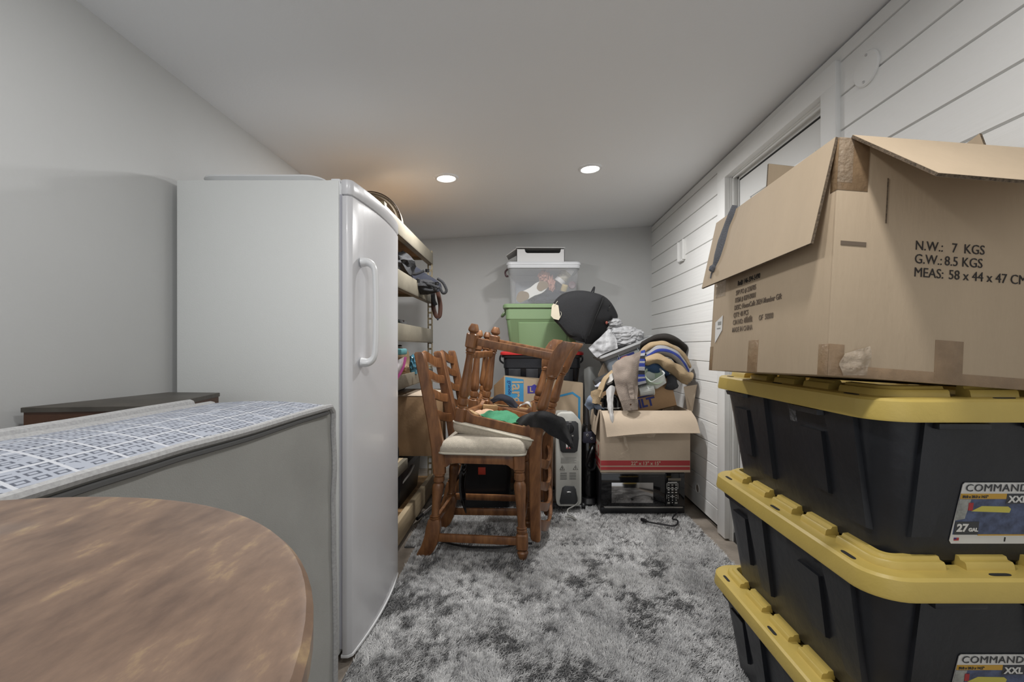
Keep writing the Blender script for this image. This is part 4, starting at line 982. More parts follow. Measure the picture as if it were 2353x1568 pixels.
# print on the front
y = -0.0010
for s_, x, z in (('N.W.:', 0.158, 0.259), ('7  KGS', 0.230, 0.259), ('G.W.:', 0.158, 0.2325), ('8.5 KGS', 0.217, 0.2325), ('MEAS:', 0.158, 0.206), ('58 x 44 x 47 CM', 0.226, 0.206)):
    t.text('lettering', s_, 0.0265, T3(x, y, z) @ FRONT, M_INK, sx=0.85)
# print on the left side
x = -0.0010
for s_, yy, z, m_ in (('SPP PO # 230705', 0.408, 0.2165, M_INKF), ('ITEM # 82PH9001', 0.410, 0.1955, M_INKF), ('DESC: HouseCalls 2024 Member Gift', 0.412, 0.1745, M_INKF), ('QTY: 40 PCS', 0.414, 0.1535, M_INKF), ('C/N NO:', 0.416, 0.1325, M_INKF), ('OF  50000', 0.272, 0.1325, M_INKF), ('MADE IN CHINA', 0.418, 0.1115, M_INKF), ('Ref# 146-594-5490', 0.400, 0.243, M_INK)):
    t.text('lettering', s_, 0.0195, T3(x, yy, z) @ LEFTF, m_, sx=0.80, bold=0.0002)
b = MB()
for k in range(7): b.tube([(x, 0.350-k*0.0065, 0.134), (x, 0.347-k*0.0065, 0.146+0.002*(k % 3)), (x, 0.344-k*0.0065, 0.132)], 0.0009, 4)
t.part('scribble', b, M_INKF)
b = MB(); b.plate([(-0.0012, 0.535, 0.150), (-0.0012, 0.485, 0.168), (-0.0012, 0.485, 0.122), (-0.0012, 0.530, 0.085)], 0.0006); st = t.part('paper_sticker', b, M_WHITEP)
b = MB(); b.box(-0.0022, -0.0014, 0.492, 0.515, 0.140, 0.150); b.box(-0.0022, -0.0014, 0.495, 0.520, 0.128, 0.131); t.part('sticker_print', b, M_GREYPRINT, st)
b = MB(); b.box(-0.0012, -0.0002, 0.478, 0.548, 0.228, 0.30); t.part('clear_sleeve', b, M_CTAPE)
b = MB(); b.box(0.012, 0.062, -0.0012, -0.0004, 0.258, 0.266); t.part('smudge', b, M_INKF)
# twisted grey strap over the left flap
def onflap(y, f): 
    p = lo(y, a1); return Vector((-0.003, y, BH+0.002)).lerp(Vector(p), f) + Vector((-0.006, 0, 0))
tw = Thing('grey_strap', 'grey twisted fabric strap hanging over left flap of carton', 'strap', M=BM @ T3(0, 0.45, BH))
b = MB(); P = [BM @ p for p in (onflap(0.435, -0.06), onflap(0.445, 0.06), onflap(0.462, 0.2), onflap(0.472, 0.40), onflap(0.483, 0.60), onflap(0.497, 0.72))]
b.tube([tw.M.inverted() @ p for p in P], [0.008, 0.011, 0.010, 0.014, 0.012, 0.006], 8, res=30, sq=(1.4, 0.45)); tw.part('strap', b, pm('grey_webbing', (0.14, 0.145, 0.16), 0.9, bump=(300, 0.5)))
b = MB(); c = tw.M.inverted() @ (BM @ onflap(0.502, 0.76)); b.blob(c, (0.010, 0.012, 0.012), 0.3, 2, 3); b.tube([c, c+Vector((-0.002, 0.006, -0.018)), c+Vector((-0.003, 0.008, -0.030))], 0.002, 6); tw.part('knot', b, pm('grey_webbing_knot', (0.12, 0.125, 0.14), 0.9))
# ------------------------------------------------------------------ pile of totes against the back wall
def simple_tote(name, label, cat, c, wt, wb, d, h, mt, lid_mt, lid_h, over, clear=False, group=None, r=0.035):
    t = Thing(name, label, cat, c, group=group)
    b = MB()
    if clear:
        outer = [R(wb, d*0.9, r, 0), R(wb+(wt-wb)*0.5, d*0.95, r, h*0.5), R(wt, d, r, h-lid_h)]
        k = 0.006
        b.loft(outer + [R(wt-k, d-k, r, h-lid_h), R(wb-k+(wt-wb)*0.5, d*0.95-k, r, h*0.5), R(wb-k, d*0.9-k, r, 0.006)])
    else:
        b.loft([R(wb-0.01, d*0.9-0.01, r, 0), R(wb, d*0.9, r, 0.008), R(wt-0.012, d-0.012, r, h*0.66), R(wt, d, r, h*0.68), R(wt, d, r, h-lid_h)])
    body = t.part('body', b, mt)
    b = MB(); W, D = wt+over, d+over*0.7
    b.loft([R(W-0.012, D-0.012, r+0.01, h-lid_h), R(W, D, r+0.012, h-lid_h+0.004), R(W, D, r+0.012, h-lid_h*0.35), R(W-0.02, D-0.02, r, h-0.001), R(W-0.045, D-0.045, r, h), R(W-0.06, D-0.06, r, h-0.006)])
    t.part('lid', b, lid_mt)
    return t, body
PX, PY = 0.150, 3.86
t = Thing('cardboard_carton', 'brown carton behind the blue-striped box under black tote', 'box', (PX, PY+0.03, 0))
b = MB(); b.box(-0.30, 0.30, -0.18, 0.20, 0, 0.655, 0.005); t.part('body', b, M_CARDB)
b = MB(); b.box(-0.30, 0.30, -0.03, 0.03, 0.6545, 0.656); t.part('tape', b, M_TAPE)
t, body = simple_tote('lidded_tote', 'black tote with red lid under the green tote', 'storage tote', (PX-0.012, PY, 0.656), 0.62, 0.555, 0.42, 0.409, M_BLKT, M_RED, 0.030, 0.055)
for x in (-0.22, -0.08, 0.06, 0.20):
    b = MB(); b.prism([(x-0.045, 0.04), (x+0.045, 0.04), (x+0.05, 0.27), (x-0.05, 0.27)], -0.218, -0.19, 'y', 0.004); t.part('rib', b, M_BLKT, body)
for s in (-1, 1):
    b = MB(); b.tube([(s*0.305, -0.03, 0.30), (s*0.345, -0.03, 0.33), (s*0.342, -0.03, 0.37), (s*0.32, -0.03, 0.375)], 0.008, 6, res=10); t.part('latch', b, M_BLACK, body)
b = MB(); b.loft([R(0.655, 0.44, 0.04, 0.36), R(0.655, 0.44, 0.04, 0.379)]); t.part('rim', b, M_BLACK, body)
t, body = simple_tote('lidded_tote', 'green tote under the clear tote and beside the backpack', 'storage tote', (PX-0.005, PY, 1.0655), 0.600, 0.525, 0.42, 0.383, M_GREEN, M_GREEN, 0.036, 0.045)
b = MB(); b.prism([(-0.20, 0.02), (0.20, 0.02), (0.205, 0.245), (-0.205, 0.245)], -0.212, -0.18, 'y', 0.008); b = MB()
b.loft([[(-0.19, -0.194, 0.02), (0.19, -0.194, 0.02), (0.20, -0.206, 0.235), (-0.20, -0.206, 0.235)], [(-0.175, -0.204, 0.025), (0.175, -0.204, 0.025), (0.185, -0.215, 0.228), (-0.185, -0.215, 0.228)]]); t.part('front_panel', b, M_GREEN, body)
for s in (-1, 1):
    b = MB(); b.tube([(s*0.30, -0.05, 0.34), (s*0.335, -0.05, 0.30), (s*0.335, 0.05, 0.30), (s*0.30, 0.05, 0.34)], 0.010, 8, res=14); t.part('handle', b, M_GREEN, body)
t, body = simple_tote('clear_tote', 'clear lidded tote holding shoes and bottles, topmost tote at back wall', 'storage tote', (PX+0.002, PY, 1.4485), 0.570, 0.535, 0.40, 0.340, M_CLEAR, M_CLEARR, 0.030, 0.036, True)
b = MB(); b.loft([R(0.585, 0.415, 0.04, 0.288), R(0.592, 0.422, 0.04, 0.300), R(0.592, 0.422, 0.04, 0.312)]); t.part('rim', b, M_CLEARR, body)
b = MB(); b.tube([(-0.285, -0.12, 0.30), (-0.312, -0.12, 0.27), (-0.305, -0.12, 0.235), (-0.287, -0.12, 0.235)], 0.008, 8, res=12); t.part('latch', b, pm('dark_red_latch', (0.06, 0.03, 0.035), 0.4), body)
z0 = 1.4565
# contents of the clear tote
def aw(px, py, Y): return at(px, py, Y)
t = Thing('sneaker', 'white and tan shoe sole down left in the clear tote', 'shoe', aw(1230, 680, 3.74))
ax = (aw(1258, 652, 3.74)-aw(1188, 690, 3.74)).normalized(); up = Vector((0, -1, 0)); sd = ax.cross(up)
def shoe_out(k, lift):
    pts = []
    for i in range(28):
        a = 2*PI*i/28; L_ = 0.145*math.cos(a); wv = (0.052+0.012*math.cos(a) - 0.014*math.exp(-((L_+0.0)/0.05)**2))*math.sin(a)
        pts.append(aw(1223, 671, 3.74) + ax*(L_*k) + sd*(wv*k) + up*lift)
    return pts
b = MB(); b.loft([shoe_out(0.9, -0.03), shoe_out(1.0, -0.015), shoe_out(1.0, 0.012), shoe_out(0.97, 0.018)]); so = t.part('upper', b, pm('white_rubber', (0.75, 0.75, 0.73), 0.5), w=True)
for k0, sc in ((0.095, 0.040), (-0.09, 0.045)):
    b = MB(); c = aw(1223, 671, 3.74)+ax*k0+up*0.0185
    b.loft([[c+ax*(sc*1.25*math.cos(2*PI*i/20))+sd*(sc*(0.95+0.15*math.sin(3*PI*i/10))*math.sin(2*PI*i/20))+up*h for i in range(20)] for h in (0, 0.003)]); t.part('sole_pad', b, pm('tan_sole', (0.22, 0.15, 0.07), 0.7), so, w=True)
b = MB(); b.blob(aw(1250, 636, 3.80), (0.045, 0.05, 0.055), 0.5, 2.6, 4, 2.0, crease=0.3); b.blob(aw(1266, 655, 3.79), (0.035, 0.04, 0.075), 0.5, 2.6, 4, 5.0, crease=0.3)
solo('pink_scarf', b, pm('dusty_pink_cloth', (0.50, 0.27, 0.21), 0.9), 'dusty pink cloth in the middle of the clear tote', 'clothing', smooth=60)
t = Thing('white_bottle', 'white round bottle lying tilted inside clear tote on the right', 'bottle', aw(1298, 632, 3.82))
dv = (aw(1316, 612, 3.82)-aw(1286, 650, 3.82)).normalized(); q = Vector((0, 0, 1)).rotation_difference(dv).to_matrix().to_4x4()
b = MB(); b.lathe([(0.0, -0.085), (0.043, -0.085), (0.046, -0.08), (0.046, 0.06), (0.040, 0.075), (0.03, 0.08), (0.0001, 0.082)], 24, q); t.part('body', b, M_WHITEPL)
b = MB(); b.lathe([(0.030, 0.081), (0.032, 0.083), (0.032, 0.10), (0.028, 0.104), (0.0001, 0.105)], 20, q); t.part('cap', b, M_WHITEP)
b = MB(); b.lathe([(0.0465, -0.05), (0.0468, -0.045), (0.0468, 0.02), (0.0465, 0.025)], 24, q, False, False); t.part('label', b, pm('pale_label', (0.60, 0.56, 0.45), 0.5, var=(60, 0.5)))
b = MB(); b.lathe([(0.0, -0.02), (0.022, -0.02), (0.026, -0.012), (0.026, 0.03), (0.02, 0.036), (0.0001, 0.037)], 20, T3(*aw(1296, 664, 3.76)) @ RY(0.3) @ RX(0.3)); solo('yellow_jar', b, pm('cream_plastic', (0.62, 0.50, 0.25), 0.4), 'small cream jar below the white bottle in clear tote', 'jar')
b = MB(); b.lathe([(0.0, 0.0), (0.030, 0.0), (0.032, 0.006), (0.032, 0.02), (0.026, 0.024), (0.0001, 0.021)], 24, T3(*aw(1314, 656, 3.80)) @ RX(PI/2)); solo('round_tin', b, pm('dark_tin', (0.20, 0.12, 0.13), 0.4, var=(40, 0.5)), 'round dark tin at right end of the clear tote', 'tin')
b = MB(); b.blob((PX+0.06, PY+0.02, z0+0.062), (0.18, 0.13, 0.062), 0.3, 2.2, 4, 9.0, crease=0.15, pw=0.8); solo('navy_garment', b, M_NAVY, 'navy garment across bottom of the clear tote', 'clothing', smooth=60)
b = MB(); b.box(PX-0.23, PX+0.13, PY+0.10, PY+0.115, z0, z0+0.215, 0.004); solo('grey_board', b, pm('grey_speckled_board', (0.36, 0.38, 0.42), 0.8, var=(120, 0.3)), 'grey speckled board at the back inside clear tote', 'board')
# white open box on the clear tote
t = Thing('white_box', 'white cardboard box with a cut-out handle on the clear tote', 'box', (0.128, 3.86, 1.7885))
b = MB(); x0, x1, y0, y1, h = -0.195, 0.195, -0.16, 0.16, 0.112
b.box(x0, x1, y1-0.004, y1, 0, h); b.box(x0, x0+0.004, y0, y1, 0, h); b.box(x1-0.004, x1, y0, y1, 0, h); b.box(x0, x1, y0, y1, 0, 0.004)
b.prism([(x0, 0), (x1, 0), (x1, h-0.004), (x1-0.03, h-0.004), (x1-0.035, h-0.028), (x1-0.045, h-0.036), (x0+0.085, h-0.036), (x0+0.072, h-0.028), (x0+0.065, h-0.004), (x0, h-0.004)], y0, y0+0.004, 'y'); t.part('body', b, pm('white_card', (0.62, 0.62, 0.62), 0.6))
b = MB(); b.plate([(x0-0.004, y0-0.012, h+0.008), (x1+0.004, y0-0.012, h+0.006), (x1+0.004, y1, h+0.002), (x0-0.004, y1, h+0.002)], 0.004); t.part('lid', b, pm('white_card_lid', (0.60, 0.60, 0.60), 0.6))
b = MB(); b.plate([(x0-0.004, y0-0.01, h-0.002), (x0-0.004, y1-0.05, h), (x0-0.075, y1-0.08, h-0.045), (x0-0.085, y0+0.02, h-0.052)], 0.004); t.part('flap', b, pm('white_card_flap', (0.50, 0.48, 0.46), 0.7))
b = MB(); b.blob((0.02, 0.0, 0.066), (0.12, 0.10, 0.034), 0.2, 2, 3, 3); t.part('contents', b, M_BLACK)

# ------------------------------------------------------------------ blue-striped moving box behind the chairs
LBM = T3(0.145, 3.50, 0) @ RZ(math.radians(4))
t = Thing('moving_box', 'large brown moving box with blue stripe behind the heater', 'box', M=LBM)
zl, zr = 0.878, 0.822
W2 = 0.305
b = MB(); b.loft([[(-W2, 0, 0), (W2, 0, 0), (W2, 0.12, 0), (-W2, 0.12, 0)], [(-W2, 0, zl), (W2, 0, zr), (W2, 0.12, zr), (-W2, 0.12, zl)]])
t.part('body', b, M_CARD)
b = MB(); b.plate([(-W2, 0.0, zl), (-W2-0.075, 0.06, zl-0.075), (-W2-0.075, 0.065, zl-0.30), (-W2-0.02, 0.02, 0.45), (-W2, 0.0, 0.45)], 0.005); t.part('flap', b, M_CARDB)
fz = lambda x: zl+(zr-zl)*(x+W2)/(2*W2)
def onbox(poly, mt, name, par=None, lift=0.0010):
    b = MB(); b.prism(poly, -lift, 0.0006, 'y'); return t.part(name, b, mt, par)
stripe = onbox([(-W2+0.006, 0.40), (-W2+0.150, 0.40), (-W2+0.150, fz(-W2+0.15)-0.012), (-W2+0.010, fz(-W2)-0.006)], M_BLUEPRINT, 'blue_stripe')
roty = RY(PI/2)
t.text('lettering', 'large', 0.122, T3(-W2+0.062, -0.0022, 0.845) @ RY(PI/2) @ FRONT, M_CARD, stripe, bold=0.002)
t.text('lettering', 'grande', 0.040, T3(-W2+0.032, -0.0022, 0.845) @ RY(PI/2) @ FRONT, M_NAVYPRINT, stripe)
lg = onbox([(-0.125, 0.745), (-0.05, 0.745), (-0.05, 0.80), (-0.072, 0.815), (-0.095, 0.802), (-0.125, 0.802)], M_PURPRINT, 'logo')
t.text('lettering', 'L', 0.05, T3(-0.108, -0.0022, 0.757) @ FRONT, M_CARD, lg, bold=0.002)
onbox([(-0.13, 0.55), (-0.115, 0.55), (-0.115, 0.668), (-0.08, 0.668), (-0.08, 0.682), (-0.13, 0.682)], M_BLUEPRINT, 'blue_line')
onbox([(0.10, 0.725), (0.225, 0.755), (0.285, 0.712), (0.280, 0.30), (0.265, 0.30), (0.268, 0.705), (0.222, 0.738), (0.10, 0.710)], M_BLUEPRINT, 'blue_line')

# ------------------------------------------------------------------ oil heater
HX0, HX1, HY = 0.203, 0.372, 2.985
t = Thing('oil_heater', 'grey oil-filled radiator heater with black control panel on wheels', 'heater', ((HX0+HX1)/2, HY, 0))
w2 = (HX1-HX0)/2
b = MB()
front = [(-w2+0.02, 0.055), (w2-0.02, 0.055), (w2-0.002, 0.075), (w2, 0.12), (w2, 0.59), (w2-0.008, 0.618), (w2-0.045, 0.660), (w2-0.06, 0.668), (-w2+0.035, 0.668), (-w2+0.012, 0.655), (-w2, 0.62), (-w2, 0.10), (-w2+0.006, 0.07)]
b.prism(front, 0, 0.10, 'y', 0.006); t.part('front_housing', b, M_GREYP)
for k in range(7):
    b = MB(); y = 0.125+k*0.048
    b.loft([[(x, y+yy, z) for x, z in [(px*0.92, 0.10+(pz-0.055)*0.86) for px, pz in front]] for yy in (0, 0.010)]); t.part('fin', b, M_GREYP)
b = MB(); b.cyl((0, 0.09, 0.14), (0, 0.44, 0.14), 0.025); b.cyl((0, 0.09, 0.55), (0, 0.44, 0.55), 0.022); t.part('oil_pipe', b, M_GREYP)
panel = [(-w2+0.020, 0.615), (w2-0.040, 0.615), (w2-0.022, 0.600), (w2-0.018, 0.50), (w2-0.028, 0.42), (w2-0.045, 0.408), (-w2+0.045, 0.408), (-w2+0.030, 0.42), (-w2+0.016, 0.52), (-w2+0.014, 0.60)]
b = MB(); b.prism(panel, -0.007, 0.004, 'y', 0.002); pn = t.part('control_panel', b, M_DGREY)
b = MB(); b.lathe([(0.0, 0), (0.034, 0), (0.034, 0.006), (0.028, 0.018), (0.010, 0.020), (0.0001, 0.020)], 28, T3(0.0, -0.007, 0.567) @ RX(PI/2)); kn = t.part('knob', b, M_BLACK, pn)
b = MB(); b.box(-0.004, 0.004, -0.034, -0.024, 0.535, 0.60, 0.002); t.part('knob_grip', b, M_DGREY, pn)
b = MB(); b.lathe([(0.0, 0), (0.016, 0), (0.016, 0.006), (0.0001, 0.008)], 20, T3(0.012, -0.007, 0.495) @ RX(PI/2)); t.part('knob', b, M_BLACK, pn)
for x in (-0.012, 0.006):
    b = MB(); b.box(x-0.006, x+0.006, -0.012, -0.006, 0.434, 0.462, 0.002); sw = t.part('switch', b, M_WHITEP, pn)
    b = MB(); b.box(x-0.005, x+0.005, -0.0135, -0.011, 0.435, 0.444, 0.001); t.part('switch_light', b, M_REDPRINT, pn)
b = MB(); b.tube([(-0.018, -0.008, 0.464), (-0.012, -0.008, 0.472), (0.006, -0.008, 0.472), (0.013, -0.008, 0.464)], 0.002, 6); t.part('panel_print', b, M_WHITEP, pn)
b = MB(); b.box(0.0, 0.018, -0.0085, -0.0065, 0.608, 0.611); b.box(0.02, 0.030, -0.0085, -0.0065, 0.516, 0.524); t.part('panel_print', b, M_WHITEP, pn)
for z, n_ in ((0.372, 5), ):
    b = MB()
    for k in range(n_): b.box(-0.052, 0.050-(k % 2)*0.012, -0.0012, 0.0004, z-k*0.0075, z-k*0.0075+0.0038)
    t.part('warning_print', b, M_GREYPRINT)
for x in (-0.042, 0.045):
    b = MB(); b.tube([(x-0.016, -0.001, 0.296), (x, -0.001, 0.325), (x+0.016, -0.001, 0.296), (x-0.016, -0.001, 0.296)], 0.0013, 4); b.tube([(x+0.001, -0.001, 0.316), (x-0.002, -0.001, 0.310), (x+0.002, -0.001, 0.306), (x, -0.001, 0.300)], 0.0014, 4); t.part('warning_print', b, M_INK)
for k in range(4):
    for x in (-0.034, 0.026):
        b = MB(); b.box(x-0.022, x+0.022, -0.0008, 0.002, 0.283-k*0.0125-0.012, 0.283-k*0.0125-0.008); t.part('vent_slit', b, M_DGREY)
b = MB(); b.prism([(-0.055, 0.070), (0.055, 0.070), (0.058, 0.09), (0.05, 0.165), (0.035, 0.188), (-0.025, 0.190), (-0.042, 0.178), (-0.052, 0.13), (-0.060, 0.09)], -0.006, 0.003, 'y', 0.003); st = t.part('cord_store', b, M_DGREY)
b = MB(); b.tube([(-0.012, -0.006, 0.143), (-0.010, -0.018, 0.154), (0.010, -0.018, 0.154), (0.012, -0.006, 0.143)], 0.004, 6, res=10); t.part('cord_hook', b, M_STEEL, st)
b = MB(); b.tube([(0.050, -0.007, 0.165), (0.056, -0.010, 0.13), (0.062, -0.010, 0.10), (0.052, -0.012, 0.075), (0.02, -0.014, 0.055), (-0.008, -0.03, 0.045), (-0.010, -0.07, 0.032), (0.018, -0.12, 0.030), (0.030, -0.165, 0.030)], 0.0045, 8, res=50); b.tube([(0.030, -0.165, 0.030), (0.0, -0.125, 0.030), (-0.035, -0.115, 0.030)], 0.005, 8, res=12); t.part('cord', b, M_GREYPRINT)
for y in (0.07, 0.40):
    b = MB(); b.box(-0.10, 0.10, y-0.02, y+0.02, 0.045, 0.060, 0.004); t.part('axle_foot', b, M_BLACK)
    for s in (-1, 1):
        b = MB(); b.lathe([(0.0, -0.012), (0.02, -0.012), (0.022, -0.008), (0.022, 0.008), (0.02, 0.012), (0.0001, 0.012)], 18, T3(s*0.105, y, 0.034) @ RY(PI/2)); t.part('wheel', b, M_BLACK)

# ------------------------------------------------------------------ black upright vacuum between heater and boxes
t = Thing('vacuum_cleaner', 'black upright vacuum between the heater and the boxes', 'vacuum cleaner', (0.442, 3.20, 0))
b = MB(); b.loft([R(0.085, 0.12, 0.03, 0.05), R(0.098, 0.13, 0.035, 0.14), R(0.098, 0.14, 0.04, 0.30), R(0.095, 0.12, 0.035, 0.42), R(0.092, 0.10, 0.03, 0.53), R(0.07, 0.08, 0.03, 0.56)]); bd = t.part('body', b, M_BLKGL)
b = MB(); b.loft([R(0.09, 0.18, 0.03, 0.012), R(0.095, 0.20, 0.03, 0.03), R(0.09, 0.17, 0.03, 0.06)]); t.part('base', b, M_BLACK)
b = MB(); b.prism([(-0.040, 0.438), (0.040, 0.438), (0.044, 0.45), (0.042, 0.512), (0.03, 0.52), (-0.036, 0.512), (-0.044, 0.45)], -0.068, -0.04, 'y', 0.004); pl = t.part('panel', b, pm('dark_violet_plastic', (0.035, 0.035, 0.06), 0.3))
for x, z in ((-0.012, 0.495), (0.018, 0.473)):
    b = MB(); b.lathe([(0.008, 0), (0.0085, 0.003), (0.005, 0.0035), (0.004, 0.001)], 16, T3(x, -0.068, z) @ RX(PI/2), False, False); t.part('screw', b, M_STEEL, pl)
b = MB(); b.tube([(0.035, -0.055, 0.42), (0.01, -0.085, 0.38), (-0.008, -0.09, 0.33), (-0.02, -0.085, 0.29), (0.0, -0.085, 0.26), (0.035, -0.075, 0.27), (0.045, -0.06, 0.33)], 0.011, 8, res=36); t.part('hose', b, M_BLACK)
b = MB(); b.tube([(0.0, 0.0, 0.54), (0.0, 0.03, 0.62), (0.0, 0.05, 0.70)], [0.02, 0.016, 0.013], 10, res=10); t.part('handle', b, M_BLACK)

# ------------------------------------------------------------------ microwave
MX0, MX1, MY, MD, MH = 0.490, 1.040, 2.950, 0.34, 0.276
t = Thing('microwave_oven', 'black microwave oven on the rug under the open box', 'microwave', ((MX0+MX1)/2, MY+MD/2, 0.010))
w2 = (MX1-MX0)/2; f = -MD/2
b = MB(); b.box(-w2, w2, f+0.012, MD/2, 0.012, MH, 0.006); t.part('case', b, M_BLACK)
for sx in (-1, 1):
    for sy in (-1, 1):
        b = MB(); b.lathe([(0.0, 0), (0.015, 0), (0.015, 0.013), (0.0001, 0.013)], 12, T3(sx*(w2-0.05), sy*(MD/2-0.05), 0)); t.part('foot', b, M_BLACK)
xd = w2-0.130
b = MB(); b.box(-w2+0.003, xd, f, f+0.013, 0.052, MH-0.004, 0.004); dr = t.part('door', b, M_BLKGL)
b = MB(); b.box(-w2+0.072, xd-0.078, f-0.0012, f+0.001, 0.080, MH-0.065, 0.0005); t.part('window', b, pm('microwave_window', (0.42, 0.41, 0.40), 0.10, metal=1.0), dr)
b = MB(); b.box(-w2+0.003, w2-0.003, f+0.002, f+0.013, 0.012, 0.050, 0.004); t.part('lower_panel', b, M_BLACK)
b = MB(); b.prism([(-w2+0.02, 0.056), (-w2+0.03, 0.0475), (w2-0.02, 0.0475), (w2-0.015, 0.056)], f-0.006, f+0.004, 'y', 0.002); t.part('trim_strip', b, M_SILVER)
b = MB(); b.box(-w2+0.003, xd, f-0.004, f+0.006, MH-0.010, MH-0.002, 0.003); t.part('trim_strip', b, pm('dim_chrome', (0.20, 0.19, 0.18), 0.25, metal=0.7))
b = MB(); b.box(xd+0.002, w2-0.003, f, f+0.013, 0.056, MH-0.004, 0.004); cp = t.part('control_panel', b, M_BLKGL)
b = MB(); b.box(xd+0.018, w2-0.028, f-0.0010, f+0.001, MH-0.052, MH-0.036); t.part('display', b, pm('display_grey', (0.16, 0.14, 0.11), 0.3), cp)
kx = [xd+0.022, xd+0.046, xd+0.070]
def key(x, z, w_, h_, mt=M_WHITEP):
    b = MB(); b.box(x-w_/2, x+w_/2, f-0.0012, f+0.0005, z-h_/2, z+h_/2); t.part('key', b, mt, cp)
key(xd+0.046, MH-0.063, 0.060, 0.004)
for r_, z in enumerate((MH-0.080, MH-0.096, MH-0.112, MH-0.128)):
    for x in kx: key(x, z, 0.012, 0.004 if r_ < 2 else 0.005)
for r_, z in enumerate((MH-0.148, MH-0.163, MH-0.178)):
    for x in kx: key(x, z, 0.005, 0.0055)
key(kx[1], MH-0.155, 0.028, 0.003); key(kx[1], MH-0.194, 0.005, 0.005)
key(kx[0], MH-0.196, 0.016, 0.012, M_GREYPRINT); key(kx[2], MH-0.196, 0.018, 0.012, M_GREYPRINT)
for z0, z1 in ((MH-0.104, MH-0.070), (MH-0.170, MH-0.143)):
    b = MB(); L_, R_ = kx[0]-0.012, kx[2]+0.012
    b.tube([(L_, f-0.0008, z0), (L_, f-0.0008, z1)], 0.0011, 4); b.tube([(R_, f-0.0008, z0), (R_, f-0.0008, z1)], 0.0011, 4)
    if z1 > MH-0.1: b.tube([(L_, f-0.0008, z1), (R_, f-0.0008, z1)], 0.0011, 4); b.tube([(L_, f-0.0008, z0), (R_, f-0.0008, z0)], 0.0011, 4)
    t.part('key_outline', b, M_WHITEP, cp)
b = MB(); p = [(1545, 1192), (1556, 1196), (1557, 1204), (1548, 1209), (1530, 1207), (1505, 1203), (1486, 1199), (1476, 1196)]
def fl_(px, py, z=0.034): 
    Y = (HC-z)*FPX/(py-CY); return ((px-CX)*Y/FPX - (MX0+MX1)/2, Y-(MY+MD/2), z-0.010)
b.tube([(0.22, MD/2-0.36, 0.03)] + [fl_(*q) for q in p], 0.005, 8, res=40); cd = t.part('cord', b, M_BLACK)
b = MB(); a_, c_ = Vector(fl_(1487, 1199)), Vector(fl_(1474, 1194)); b.tube([a_, a_.lerp(c_, 0.5), c_], [0.008, 0.013, 0.011], 8); t.part('plug', b, M_BLACK, cd)
b = MB(); d_ = (c_-a_).normalized(); b.cyl(c_, c_+d_*0.02, 0.0022, n=6); t.part('prong', b, M_STEEL, cd)
# ------------------------------------------------------------------ open box of clothes on the microwave
BX0, BX1, BY0, BY1, BZ0, BZ1 = 0.490, 1.072, 2.950, 3.270, 0.2875, 0.688
t = Thing('clothes_box', 'open brown box with red stripes on the microwave', 'box', ((BX0+BX1)/2, (BY0+BY1)/2, BZ0))
th = 0.006; b = MB()
b.box(BX0, BX1, BY0, BY0+th, BZ0, BZ1, 0.0015); b.box(BX0, BX1, BY1-th, BY1, BZ0, BZ1, 0.0015); b.box(BX0, BX0+th, BY0+th*0.8, BY1-th*0.8, BZ0, BZ1+0.002, 0.0015); b.box(BX1-th, BX1, BY0+th*0.8, BY1-th*0.8, BZ0, BZ1, 0.0015); b.box(BX0, BX1, BY0, BY1, BZ0, BZ0+th)
t.part('body', b, M_CARD2, w=True)
rows = [[(BX0+0.006, BY0-0.002, BZ1), (BX0+0.30, BY0-0.002, BZ1+0.001), (BX1+0.004, BY0-0.002, BZ1)], [(BX0+0.015, BY0-0.055, BZ1-0.055), (BX0+0.30, BY0-0.060, BZ1-0.058), (BX1+0.02, BY0-0.055, BZ1-0.05)], [(BX0+0.026, BY0-0.085, BZ1-0.155), (BX0+0.17, BY0-0.095, BZ1-0.138), (BX0+0.32, BY0-0.10, BZ1-0.128), (BX1+0.028, BY0-0.095, BZ1-0.128)]]
b = MB(); b.sheet(rows, 24, 14, 0.006); t.part('flap', b, M_CARD2, w=True)
b = MB(); b.sheet([[(BX0-0.002, BY0+0.01, BZ1), (BX0-0.002, BY1-0.02, BZ1)], [(BX0-0.020, BY0+0.015, BZ1-0.10), (BX0-0.020, BY1-0.02, BZ1-0.10)], [(BX0-0.026, BY0+0.02, BZ1-0.16), (BX0-0.026, BY1-0.03, BZ1-0.16)]], 8, 8, 0.005); t.part('flap', b, M_CARD2, w=True)
def red(x0, x1, z0, z1, y=BY0-0.001):
    b = MB(); b.box(x0, x1, y, y+0.0012, z0, z1); return t.part('red_stripe', b, M_REDPRINT, w=True)
r1 = red(BX0+0.002, BX1-0.002, BZ0+0.044, BZ0+0.077); red(BX0+0.002, BX1-0.002, BZ0+0.016, BZ0+0.036)
t.text('lettering', '22" x 13" x 15"', 0.031, T3(0.688, BY0-0.0022, BZ0+0.049) @ FRONT, M_CARD2, r1, bold=0.0006, w=True)
for z0, z1 in ((0.044, 0.077), (0.016, 0.036)):
    b = MB(); b.box(BX0-0.001, BX0+0.0002, BY0+0.002, BY1-0.002, BZ0+z0, BZ0+z1); t.part('red_stripe', b, M_REDPRINT, w=True)
for y, s_ in ((BY0+0.055, '0'), (BY0+0.17, 'C')):
    t.text('lettering', s_, 0.11, T3(BX0-0.0012, y+0.05, BZ0+0.09) @ LEFTF, M_REDPRINT, w=True)
